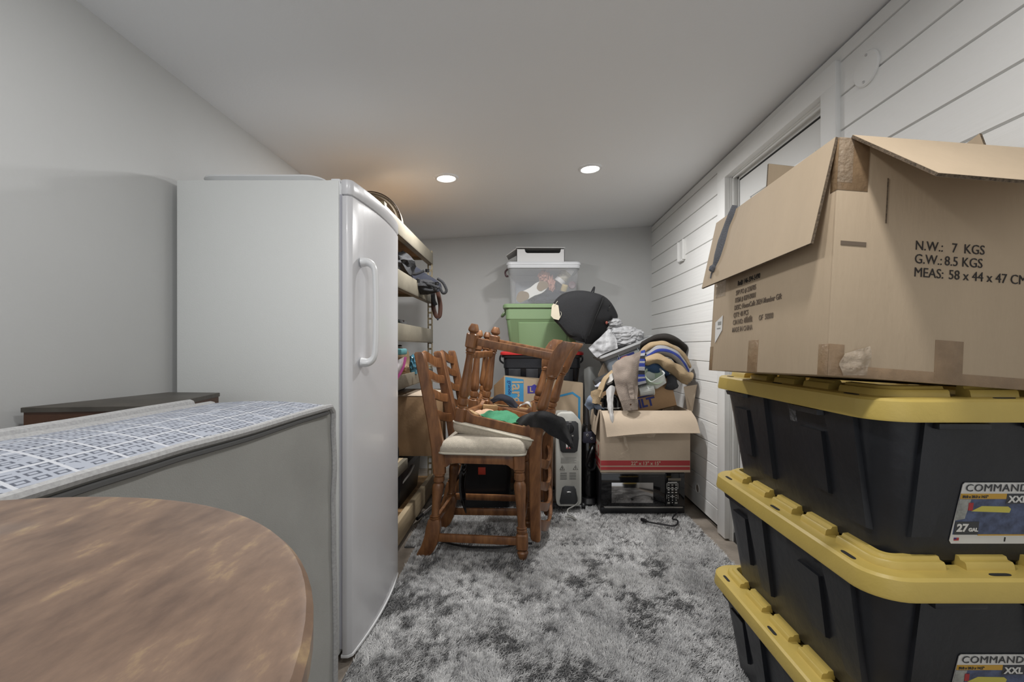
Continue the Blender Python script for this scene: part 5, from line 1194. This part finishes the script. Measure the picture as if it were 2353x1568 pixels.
b = MB(); b.sheet([[(0.62, BY0-0.075, BZ1-0.14), (0.625, BY0-0.085, BZ1-0.19), (0.645, BY0-0.08, BZ1-0.235), (0.60, BY0-0.07, BZ1-0.262)], [(0.632, BY0-0.08, BZ1-0.135), (0.642, BY0-0.088, BZ1-0.19), (0.652, BY0-0.082, BZ1-0.24), (0.602, BY0-0.072, BZ1-0.27)]], 16, 4, 0.0008, 0.004, 40); t.part('loose_tape', b, M_CTAPE, w=True)
b = MB(); b.sheet([[(0.55, BY0-0.092, BZ1-0.150), (0.70, BY0-0.10, BZ1-0.135), (0.82, BY0-0.104, BZ1-0.130)], [(0.56, BY0-0.085, BZ1-0.160), (0.70, BY0-0.09, BZ1-0.150), (0.81, BY0-0.095, BZ1-0.155)]], 18, 5, 0.0008, 0.006, 30); t.part('loose_tape', b, M_CTAPE, w=True)

# smaller box inside it, tilted
IM = T3(0.668, 3.035, 0.628) @ RY(math.radians(-13))
t = Thing('inner_box', 'smaller tilted brown box standing inside the red-striped box', 'box', M=IM)
iw, id_, ih = 0.355, 0.18, 0.195
b = MB(); b.box(0, iw, 0, 0.005, 0, ih, 0.001); b.box(0, iw, id_-0.005, id_, 0, ih, 0.001); b.box(0, 0.005, 0.004, id_-0.004, 0, ih, 0.001); b.box(iw-0.005, iw, 0.004, id_-0.004, 0, ih, 0.001); b.box(0, iw, 0, id_, 0, 0.005)
t.part('body', b, M_CARDB)
b = MB(); b.plate([at(1571, 889, 3.045), at(1602, 884, 3.01), at(1591, 946, 3.01), at(1580, 946, 3.035)], 0.005); t.part('flap', b, M_CARD2, w=True)
fr = MB(); fr.tube([(0.02, -0.001, 0.110), (0.218, -0.001, 0.110), (0.218, -0.001, 0.085)], 0.004, 4, sq=(1, 0.3)); fm = t.part('print_frame', fr, M_NAVYPRINT)
t.text('lettering', 'BUILT', 0.078, T3(0.008, -0.0014, 0.042) @ FRONT, M_NAVYPRINT, fm, bold=0.003)

# heap of clothes
def C(x, y, Y): return at(x, y, Y)
b = MB(); b.blob((0.84, 3.135, 0.80), (0.15, 0.072, 0.185), 0.2, 2.0, 4, 1.0, crease=0.12, pw=0.8)
solo('black_sweater', b, M_BLKFAB, 'black garment filling the middle of the clothes heap', 'clothing', smooth=60)
# black hat at the top of the heap
b = MB(); rows = [[C(1470, 806, 3.22), C(1500, 790, 3.20), C(1530, 788, 3.19), C(1558, 796, 3.20), C(1576, 812, 3.22)], [C(1473, 790, 3.20), C(1500, 777, 3.17), C(1530, 774, 3.16), C(1558, 782, 3.17), C(1578, 798, 3.20)], [C(1485, 783, 3.30), C(1505, 772, 3.30), C(1530, 769, 3.30), C(1552, 776, 3.30), C(1570, 790, 3.30)]]
b.sheet(rows, 26, 12, 0.006, 0.004, 14, 2); b.blob(C(1527, 774, 3.27), (0.06, 0.04, 0.012), 0.1, 2, 3)
solo('black_hat', b, pm('black_felt', (0.022, 0.018, 0.015), 0.9, bump=(200, 0.4)), 'black hat brim lying on top of the clothes heap', 'hat', smooth=60)
M_KHAKI = pm('khaki_cotton', (0.42, 0.31, 0.185), 0.9, var=(12, 0.12), bump=(180, 0.35))
def stripe_mat(name, axis, scale, cols, off=0.0):
    m = pm(name, (0.5, 0.5, 0.5), 0.95, bump=(300, 0.6)); nt = m.node_tree; n = nt.nodes; L = nt.links; bs = n['Principled BSDF']
    a = n.new('ShaderNodeAttribute'); a.attribute_name = 'stripe'
    mu = n.new('ShaderNodeMath'); mu.operation = 'MULTIPLY'; mu.inputs[1].default_value = scale; L.new(a.outputs['Fac'], mu.inputs[0])
    fr = n.new('ShaderNodeMath'); fr.operation = 'FRACT'; L.new(mu.outputs[0], fr.inputs[0])
    r = n.new('ShaderNodeValToRGB'); r.color_ramp.interpolation = 'CONSTANT'
    while len(r.color_ramp.elements) < len(cols): r.color_ramp.elements.new(0.5)
    for e, (p, c) in zip(r.color_ramp.elements, cols): e.position = p; e.color = (*c, 1)
    L.new(fr.outputs[0], r.inputs[0])
    nz = n.new('ShaderNodeTexNoise'); nz.inputs['Scale'].default_value = 260; mp = n.new('ShaderNodeMapRange'); mp.inputs['From Min'].default_value = 0.3; mp.inputs['From Max'].default_value = 0.7; mp.inputs['To Min'].default_value = 0.55; mp.inputs['To Max'].default_value = 1.1
    L.new(nz.outputs['Fac'], mp.inputs['Value'])
    mx = n.new('ShaderNodeMix'); mx.data_type = 'RGBA'; mx.blend_type = 'MULTIPLY'; mx.inputs['Factor'].default_value = 1
    L.new(r.outputs[0], mx.inputs['A']); L.new(mp.outputs[0], mx.inputs['B']); L.new(mx.outputs['Result'], bs.inputs['Base Color'])
    return m
def stripe_sheet(name, rows, nu, nv, th, amp, freq, seed, mt, label, along):
    """Sheet whose stripes follow its own weave: attribute runs with the rows (along='v') or along them ('u')."""
    b = MB(); b.sheet(rows, nu, nv, th, amp, freq, seed)
    o = solo(name, b, mt, label, 'clothing', smooth=60)
    n = nu*nv; vals = np.zeros(len(o.data.vertices), np.float32)
    # vertices were created face side then back side, row by row
    for k in range(min(2*n, len(vals))):
        i, j = (k % n) % nu, (k % n)//nu
        vals[k] = (j/(nv-1)) if along == 'v' else (i/(nu-1))
    at_ = o.data.attributes.new('stripe', 'FLOAT', 'POINT'); at_.data.foreach_set('value', vals)
    return o
BLU, GRY, BLK = (0.035, 0.06, 0.32), (0.42, 0.42, 0.44), (0.025, 0.025, 0.03)
M_STR = stripe_mat('striped_knit', 'v', 1.0, [(0.0, BLU), (0.14, GRY), (0.40, BLU), (0.52, GRY), (0.74, BLK), (0.97, BLU)])
def band(up, lo, Ys, mid=0.55, bulge=0.04):
    U = [C(x, y, Y) for (x, y), Y in zip(up, Ys)]; L_ = [C(x, y, Y) for (x, y), Y in zip(lo, Ys)]
    M_ = [(u.lerp(l, mid) + Vector((0, -bulge, 0))) for u, l in zip(U, L_)]
    back = [u + Vector((0, 0.06, -0.015)) for u in U]; under = [l + Vector((0, 0.04, 0.0)) for l in L_]
    return [back, U, M_, L_, under]
Ya = [3.12, 3.08, 3.06, 3.06, 3.08]
b = MB(); b.sheet(band([(1462, 818), (1490, 790), (1528, 786), (1562, 803), (1588, 836)], [(1470, 830), (1495, 803), (1528, 800), (1556, 818), (1580, 850)], Ya), 40, 26, 0.008, 0.014, 14, 1)
solo('khaki_trousers', b, M_KHAKI, 'khaki garment arching just below the black hat', 'clothing', smooth=60)
stripe_sheet('striped_sweater', band([(1484, 812), (1508, 795), (1535, 797), (1562, 812), (1586, 846)], [(1482, 826), (1512, 818), (1540, 822), (1558, 838), (1572, 862)], [3.06, 3.03, 3.02, 3.02, 3.04]), 34, 30, 0.008, 0.006, 16, 3, M_STR, 'blue grey and black striped knit arching over the clothes heap', 'v')
b = MB(); b.sheet(band([(1480, 823), (1508, 815), (1536, 822), (1562, 840), (1590, 858)], [(1480, 836), (1510, 838), (1534, 850), (1556, 872), (1580, 884)], [3.03, 3.0, 2.99, 2.99, 3.02], 0.5, 0.05), 40, 30, 0.008, 0.022, 13, 7)
solo('khaki_shirt', b, M_KHAKI, 'khaki garment folded under the striped knit', 'clothing', smooth=60)
b = MB(); b.sheet(band([(1480, 834), (1500, 832), (1518, 838), (1534, 850)], [(1480, 852), (1500, 856), (1518, 858), (1536, 866)], [3.05, 3.03, 3.03, 3.04], 0.5, 0.03), 24, 16, 0.006, 0.012, 16, 4)
solo('blue_jeans', b, pm('blue_denim', (0.035, 0.075, 0.16), 0.9, bump=(260, 0.5)), 'bit of blue denim under the khaki garment', 'clothing', smooth=60)
b = MB(); b.sheet(band([(1532, 868), (1540, 862), (1550, 864), (1556, 878)], [(1526, 894), (1538, 897), (1550, 896), (1558, 892)], [3.04, 3.02, 3.02, 3.04], 0.5, 0.03), 18, 16, 0.006, 0.010, 20, 8)
solo('black_jeans', b, pm('washed_black_denim', (0.045, 0.048, 0.055), 0.9, bump=(260, 0.5)), 'washed black denim beside the plastic containers', 'clothing', smooth=60)
M_STR2 = stripe_mat('fine_striped_knit', 'v', 4.0, [(0.0, BLK), (0.6, (0.62, 0.60, 0.54))])
stripe_sheet('striped_sock', [[C(1574, 878, 3.03), C(1586, 855, 3.03)], [C(1582, 880, 3.0), C(1591, 860, 3.0)], [C(1590, 876, 3.03), C(1592, 866, 3.03)]], 12, 24, 0.006, 0.004, 20, 2, M_STR2, 'black and white striped sock end at the right of the heap', 'v')
# plastic food containers
t = Thing('plastic_container', 'square frosted plastic container tilted in the clothes heap', 'container', M=T3(*C(1512, 880, 3.03)) @ RY(math.radians(-32)) @ RX(0.5))
b = MB(); b.loft([R(0.09, 0.09, 0.015, 0), R(0.105, 0.105, 0.018, 0.075), R(0.115, 0.115, 0.02, 0.078), R(0.115, 0.115, 0.02, 0.083), R(0.10, 0.10, 0.016, 0.080), R(0.085, 0.085, 0.013, 0.005)]); t.part('tub', b, M_FROST)
t = Thing('plastic_container', 'round pale green container behind the square one', 'container', M=T3(*C(1492, 878, 3.05)) @ RX(0.9) @ RY(0.2))
b = MB(); b.lathe([(0.0, 0), (0.052, 0), (0.064, 0.07), (0.067, 0.072), (0.067, 0.077), (0.058, 0.074), (0.047, 0.005), (0.0001, 0.004)], 28); t.part('tub', b, M_FROSTG)
t = Thing('plastic_container', 'ribbed frosted cup lying in front of the square container', 'container', M=T3(*C(1468, 900, 3.01)) @ RY(math.radians(78)))
b = MB(); n = 48; b.loft([[((r+0.0015*(k % 2))*math.cos(2*PI*k/n), (r+0.0015*(k % 2))*math.sin(2*PI*k/n), z) for k in range(n)] for r, z in ((0.030, 0.0), (0.038, 0.085), (0.042, 0.088), (0.042, 0.094), (0.036, 0.092), (0.028, 0.006))]); t.part('tub', b, M_FROST)
# hanging sleeve with cuff
M_TAUPE = pm('taupe_cotton', (0.30, 0.245, 0.205), 0.9, var=(16, 0.15), bump=(200, 0.4))
Ys = 2.965
t = Thing('taupe_shirt_sleeve', 'taupe buttoned shirt sleeve hanging over the box front', 'clothing', C(1440, 940, Ys))
rows = [[C(1406, 840, 3.06), C(1425, 826, 3.04), C(1450, 816, 3.03), C(1474, 806, 3.05)], [C(1409, 862, 3.0), C(1428, 858, 2.965), C(1450, 854, 2.96), C(1470, 850, 3.0)], [C(1417, 900, 2.965), C(1434, 900, 2.94), C(1450, 898, 2.94), C(1466, 896, 2.965)], [C(1426, 925, 2.93), C(1440, 924, 2.915), C(1452, 922, 2.915), C(1465, 920, 2.93)]]
b = MB(); b.sheet(rows, 26, 36, 0.010, 0.012, 17, 5); t.part('sleeve', b, M_TAUPE, w=True, smooth=60)
rows = [[C(1425, 921, 2.918), C(1440, 919, 2.903), C(1454, 918, 2.903), C(1466, 917, 2.918)], [C(1432, 944, 2.91), C(1445, 944, 2.895), C(1456, 943, 2.895), C(1466, 942, 2.912)]]
b = MB(); b.sheet(rows, 18, 8, 0.012, 0.003, 40, 5); cf = t.part('cuff', b, M_TAUPE, w=True, smooth=60)
b = MB(); b.lathe([(0.0, 0), (0.006, 0), (0.006, 0.003), (0.0001, 0.003)], 14, T3(*C(1449, 930, 2.890)) @ RX(PI/2)); t.part('button', b, M_WOODD, cf, w=True)
b = MB(); b.sheet([[C(1440, 880, 2.928), C(1444, 900, 2.922), C(1448, 918, 2.905)], [C(1453, 880, 2.928), C(1456, 900, 2.922), C(1458, 918, 2.905)]], 18, 6, 0.004, 0.006, 60, 2); t.part('placket', b, M_TAUPE, w=True, smooth=60)
M_STR3 = stripe_mat('striped_knit_sleeve', 'v', 2.6, [(0.0, BLU), (0.22, GRY), (0.45, BLK), (0.70, BLU), (0.86, GRY)])
stripe_sheet('striped_scarf', [[C(1473, 806, 3.04), C(1482, 804, 3.03)], [C(1470, 830, 2.985), C(1482, 830, 2.985)], [C(1467, 862, 2.97), C(1482, 862, 2.97)], [C(1467, 890, 2.965), C(1486, 884, 2.97)]], 8, 60, 0.010, 0.004, 20, 1, M_STR3, 'blue and grey striped knit end hanging beside taupe sleeve', 'v')
# left end of the heap
b = MB(); b.sheet([[C(1406, 852, 3.08), C(1388, 868, 3.05), C(1377, 888, 3.03), C(1370, 910, 3.0)], [C(1412, 858, 3.05), C(1394, 876, 3.02), C(1388, 894, 2.99), C(1380, 915, 2.97)]], 20, 8, 0.008, 0.008, 18, 3)
b.sheet([[C(1358, 900, 3.0), C(1372, 895, 2.98), C(1386, 898, 2.985)], [C(1355, 924, 2.99), C(1366, 928, 2.965), C(1378, 928, 2.975)]], 14, 10, 0.01, 0.006, 22, 6)
solo('khaki_sleeve', b, M_KHAKI, 'khaki buttoned sleeve flopped over left corner of clothes box', 'clothing', smooth=60)
b = MB(); b.sheet([[C(1344, 930, 3.02), C(1352, 912, 3.0), C(1362, 905, 3.02)], [C(1353, 943, 3.0), C(1364, 932, 2.975), C(1378, 938, 2.985)], [C(1356, 945, 3.02), C(1372, 940, 2.99), C(1390, 940, 3.0)]], 18, 14, 0.006, 0.022, 18, 6)
solo('pale_blue_shirt', b, pm('pale_blue_cotton', (0.22, 0.27, 0.36), 0.9, bump=(200, 0.4)), 'pale blue cloth under the khaki sleeve at the box corner', 'clothing', smooth=60)
b = MB(); b.sheet([[C(1390, 878, 3.05), C(1402, 862, 3.03), C(1410, 856, 3.05)], [C(1392, 882, 3.03), C(1406, 876, 3.0), C(1412, 868, 3.03)]], 16, 10, 0.02, 0.012, 16, 2)
solo('white_shirt', b, pm('off_white_cotton', (0.58, 0.56, 0.53), 0.9), 'off-white cloth bundle behind the taupe sleeve', 'clothing', smooth=60)
b = MB(); b.sheet([[C(1366, 886, 3.10), C(1378, 878, 3.08), C(1384, 872, 3.10)], [C(1368, 890, 3.08), C(1380, 888, 3.05), C(1386, 880, 3.08)]], 12, 8, 0.012, 0.008, 16, 5)
solo('lavender_cloth', b, pm('pale_lavender_cotton', (0.48, 0.50, 0.58), 0.9), 'pale lavender cloth by the khaki sleeve', 'clothing', smooth=60)
b = MB(); b.sheet([[C(1392, 898, 3.0), C(1404, 886, 2.98), C(1414, 890, 3.0)], [C(1395, 925, 2.95), C(1402, 924, 2.935), C(1409, 920, 2.95)], [C(1398, 945, 2.93), C(1403, 945, 2.91), C(1409, 944, 2.925)], [C(1402, 965, 2.905), C(1406, 966, 2.89), C(1410, 965, 2.90)], [C(1405, 977, 2.895), C(1408, 978, 2.885), C(1411, 976, 2.89)]], 12, 40, 0.006, 0.006, 30, 2)
solo('white_ribbon', b, pm('white_gauze', (0.62, 0.61, 0.60), 0.9, bump=(300, 0.5)), 'long white cloth strip hanging down over the box flap', 'clothing', smooth=60)
b = MB(); b.box(-0.07, 0.09, -0.02, 0.05, 0, 0.10, 0.012, M=T3(*C(1398, 895, 3.10)) @ RY(-0.45)); solo('dark_grey_case', b, M_DGREY, 'dark grey hard case among the clothes behind white strip', 'case')
t = Thing('black_kettle', 'rounded glossy black appliance at left end of clothes box', 'appliance', C(1404, 962, 3.04))
b = MB(); b.lathe([(0.0, 0), (0.05, 0), (0.062, 0.02), (0.066, 0.06), (0.062, 0.115), (0.052, 0.145), (0.03, 0.16), (0.0001, 0.164)], 32); t.part('body', b, M_BLKGL)
b = MB(); b.lathe([(0.067, 0.072), (0.068, 0.074), (0.067, 0.080)], 32, None, False, False); t.part('band', b, M_STEEL)
b = MB(); b.tube([(-0.055, -0.02, 0.125), (-0.10, -0.03, 0.12), (-0.105, -0.03, 0.04), (-0.06, -0.02, 0.03)], 0.013, 8, res=20); t.part('handle', b, M_BLACK)

# ------------------------------------------------------------------ carton and grey bin in the back corner
t = Thing('cardboard_carton', 'tall brown carton with blue lines behind the microwave', 'box', (0.77, 3.76, 0))
x0, x1, y0, y1, h = 0.525-0.77, 1.02-0.77, -0.24, 0.20, 0.80
b = MB(); b.box(x0, x1, y0, y1, 0, h, 0.004); t.part('body', b, M_CARDB)
b = MB(); b.box(x0+0.008, x0+0.020, y0-0.001, y0+0.0005, 0.085, h-0.05); b.box(x0+0.008, x1-0.02, y0-0.001, y0+0.0005, 0.085, 0.098); t.part('blue_line', b, M_BLUEPRINT)
b = MB(); b.plate([(x0+0.0, y0-0.01, h+0.0), (x0+0.075, y0-0.05, h+0.18), (x0+0.155, y0-0.02, h+0.155), (x0+0.10, y0-0.002, h-0.01)], 0.006); t.part('flap', b, M_CARD2)
b = MB(); b.plate([(x0+0.10, y0-0.002, h-0.01), (x0+0.155, y0-0.02, h+0.155), (x0+0.185, y0+0.14, h+0.14), (x0+0.14, y0+0.14, h-0.0)], 0.006); t.part('flap', b, M_CARDB)
b = MB(); b.sheet([[(0.455, 3.515, 0.93), (0.50, 3.49, 0.95), (0.56, 3.50, 0.93)], [(0.46, 3.50, 0.72), (0.495, 3.455, 0.74), (0.55, 3.49, 0.72)], [(0.465, 3.49, 0.45), (0.495, 3.45, 0.44), (0.535, 3.48, 0.45)], [(0.465, 3.49, 0.20), (0.495, 3.45, 0.20), (0.525, 3.48, 0.20)], [(0.465, 3.50, 0.0), (0.495, 3.46, 0.0), (0.523, 3.49, 0.0)]], 22, 40, 0.006, 0.02, 7, 4)
solo('grey_sheet', b, pm('grey_plastic_sheet', (0.15, 0.155, 0.15), 0.45), 'hanging grey plastic sheet between the two brown boxes', 'sheet', smooth=60)
tilt = math.radians(-21.5)
GM = T3(*C(1401, 884, 3.52)) @ RY(tilt)
t = Thing('grey_bin', 'tilted translucent grey storage bin holding the white bag', 'storage bin', M=GM)
gw, gd, gh = 0.40, 0.30, 0.235
b = MB(); k = 0.008
def RO(w, d, r, z): return [(x+gw/2, y+0.02, z) for x, y in rrect(w, d, r, 5)]
b.loft([RO(gw-0.05, gd-0.04, 0.03, 0), RO(gw-0.02, gd-0.015, 0.03, gh-0.03), RO(gw-0.0, gd, 0.03, gh-0.028), RO(gw-0.006, gd-0.006, 0.03, gh-0.028), RO(gw-0.03, gd-0.025, 0.028, gh-0.03), RO(gw-0.06, gd-0.05, 0.028, 0.006)]); bd = t.part('body', b, M_GREYBIN)
b = MB(); b.loft([RO(gw, gd, 0.03, gh-0.04), RO(gw+0.03, gd+0.03, 0.035, gh-0.018), RO(gw+0.045, gd+0.045, 0.04, gh-0.012), RO(gw+0.045, gd+0.045, 0.04, gh+0.004), RO(gw+0.02, gd+0.02, 0.03, gh+0.004), RO(gw-0.01, gd-0.01, 0.03, gh-0.03)], True, False, False); t.part('rim', b, pm('pale_grey_rim', (0.60, 0.61, 0.62), 0.3), bd)
for x in (0.12, 0.27):
    b = MB(); b.box(x-0.002, x+0.002, -gd/2+0.012, -gd/2+0.026, gh-0.07, gh-0.015); t.part('rib', b, M_GREYBIN, bd)
b = MB(); b.box(0.105, 0.28, -gd/2+0.022, -gd/2+0.0245, 0.115, 0.185, 0.001); lb = t.part('label', b, M_LABGREY, bd)
b = MB(); b.box(0.108, 0.238, -gd/2+0.0212, -gd/2+0.0225, 0.118, 0.182); lb2 = t.part('label_panel', b, M_NAVYPRINT, lb)
b = MB(); b.loft([[(0.155+0.030*math.cos(2*PI*i/20), -gd/2+yy, 0.166+0.010*math.sin(2*PI*i/20)) for i in range(20)] for yy in (0.0204, 0.0214)]); t.part('label_oval', b, pm('orange_print', (0.55, 0.20, 0.13), 0.5), lb2)
t.text('lettering', 'Rubbermaid', 0.009, T3(0.131, -gd/2+0.0202, 0.163) @ FRONT, M_WHITEP, lb2)
t.text('lettering', 'Clever Store', 0.020, T3(0.116, -gd/2+0.0208, 0.130) @ FRONT, M_WHITEP, lb2)
# white plastic bag in the grey bin
t = Thing('white_plastic_bag', 'crumpled white plastic bag stuffed in the tilted grey bin', 'plastic bag', C(1425, 800, 3.50))
M_BAG = pm('white_bag_film', (0.47, 0.475, 0.49), 0.45, bump=(30, 0.8), alpha=0.95)
b = MB(); b.blob(C(1434, 776, 3.50), (0.15, 0.095, 0.088), 0.13, 2.1, 6, 3.0, crease=0.10, pw=0.85); t.part('bag', b, M_BAG, w=True, smooth=60)
b = MB(); b.blob(C(1412, 742, 3.47), (0.055, 0.04, 0.035), 0.3, 2.0, 4, 2.0, crease=0.1); t.part('bag_top', b, M_BAG, w=True, smooth=60)
b = MB(); b.sheet([[C(1352, 800, 3.39), C(1376, 778, 3.395), C(1398, 756, 3.42)], [C(1362, 813, 3.38), C(1384, 800, 3.375), C(1415, 776, 3.40)], [C(1372, 822, 3.385), C(1390, 812, 3.37), C(1420, 800, 3.38)]], 36, 36, 0.003, 0.016, 26, 3); t.part('bag_fold', b, M_BAG, w=True, smooth=60)
b = MB(); b.blob(C(1394, 742, 3.44), (0.009, 0.010, 0.012), 0.3, 2, 3); t.part('red_print', b, pm('red_bag_print', (0.40, 0.12, 0.09), 0.6), w=True)

# ------------------------------------------------------------------ black backpack
t = Thing('black_backpack', 'black backpack with paper tag leaning on the green tote', 'backpack', C(1345, 790, 3.46))
out = [(1268, 706), (1276, 690), (1292, 676), (1315, 669), (1340, 668), (1362, 672), (1386, 680), (1404, 697), (1418, 724), (1414, 736), (1398, 748), (1386, 768), (1374, 783), (1360, 791), (1335, 783), (1310, 776), (1298, 765), (1284, 748), (1272, 735), (1268, 720)]
def ring(Y, k, dx=0, dy=0): return [C(1342+(x-1342)*k+dx, 728+(y-728)*k+dy, Y) for x, y in [(p.x, p.y) for p in cr([Vector((x, y, 0)) for x, y in out+[out[0]]], 61)[:-1]]]
def zl(y): return 1388+(1354-1388)*(y-684)/(772-684) - 2
def fring(Y, k): return [C(1330+(min(x, zl(y))-1330)*k, 726+(y-726)*k, Y) for x, y in [(p.x, p.y) for p in cr([Vector((x, y, 0)) for x, y in out+[out[0]]], 61)[:-1]]]
b = MB(); b.loft([ring(3.60, 0.90, 4), ring(3.58, 0.98, 3), ring(3.48, 1.0), fring(3.385, 0.995), fring(3.368, 0.97), fring(3.352, 0.90), fring(3.343, 0.70), fring(3.340, 0.35), fring(3.340, 0.1)]); t.part('body', b, M_BLKFAB, w=True, smooth=40)
b = MB(); b.tube([C(1385, 686, 3.382), C(1377, 708, 3.380), C(1363, 742, 3.380), C(1352, 772, 3.382)], 0.004, 6, res=24); t.part('zipper', b, M_DGREY, w=True)
b = MB(); b.sheet([[C(1297, 757, 3.385), C(1325, 772, 3.35), C(1352, 780, 3.36)], [C(1299, 766, 3.39), C(1322, 782, 3.36), C(1352, 790, 3.375)]], 16, 6, 0.005); t.part('base_panel', b, M_BLACK, w=True)
b = MB(); b.tube([C(1358, 674, 3.45), C(1364, 662, 3.45), C(1366, 661, 3.45), C(1364, 672, 3.44)], 0.006, 6, res=14); t.part('loop', b, M_BLKFAB, w=True)
b = MB(); c = C(1300, 687, 3.375); b.box(-0.022, 0.022, -0.008, 0.006, -0.010, 0.010, 0.003, M=T3(*c) @ RY(-0.5)); t.part('buckle', b, M_BLKGL, w=True)
b = MB(); b.tube([C(1270, 706, 3.41), C(1282, 695, 3.385), C(1296, 688, 3.37)], 0.008, 6, res=10, sq=(1.4, 0.5)); t.part('strap', b, M_BLACK, w=True)
b = MB(); c = C(1400, 708, 3.375); b.box(-0.005, 0.005, -0.01, 0.01, -0.025, 0.025, 0.002, M=T3(*c) @ RY(0.35)); t.part('side_tab', b, M_BLKGL, w=True)
tg = [(1268, 703), (1272, 698), (1283, 702), (1287, 730), (1284, 736), (1272, 733), (1266, 726)]
b = MB(); b.plate([C(x, y, 3.352-(x-1266)*0.0006) for x, y in tg][::-1], 0.0015); tgo = t.part('paper_tag', b, pm('buff_tag', (0.60, 0.54, 0.42), 0.8), w=True)
b = MB(); b.tube([C(1274, 703, 3.342), C(1280, 694, 3.35), C(1284, 690, 3.37)], 0.0015, 5, res=8); b.tube([C(1286, 732, 3.335), C(1290, 722, 3.335), C(1288, 716, 3.335)], 0.0015, 5, res=8); t.part('tag_string', b, M_PIPING, tgo, w=True)
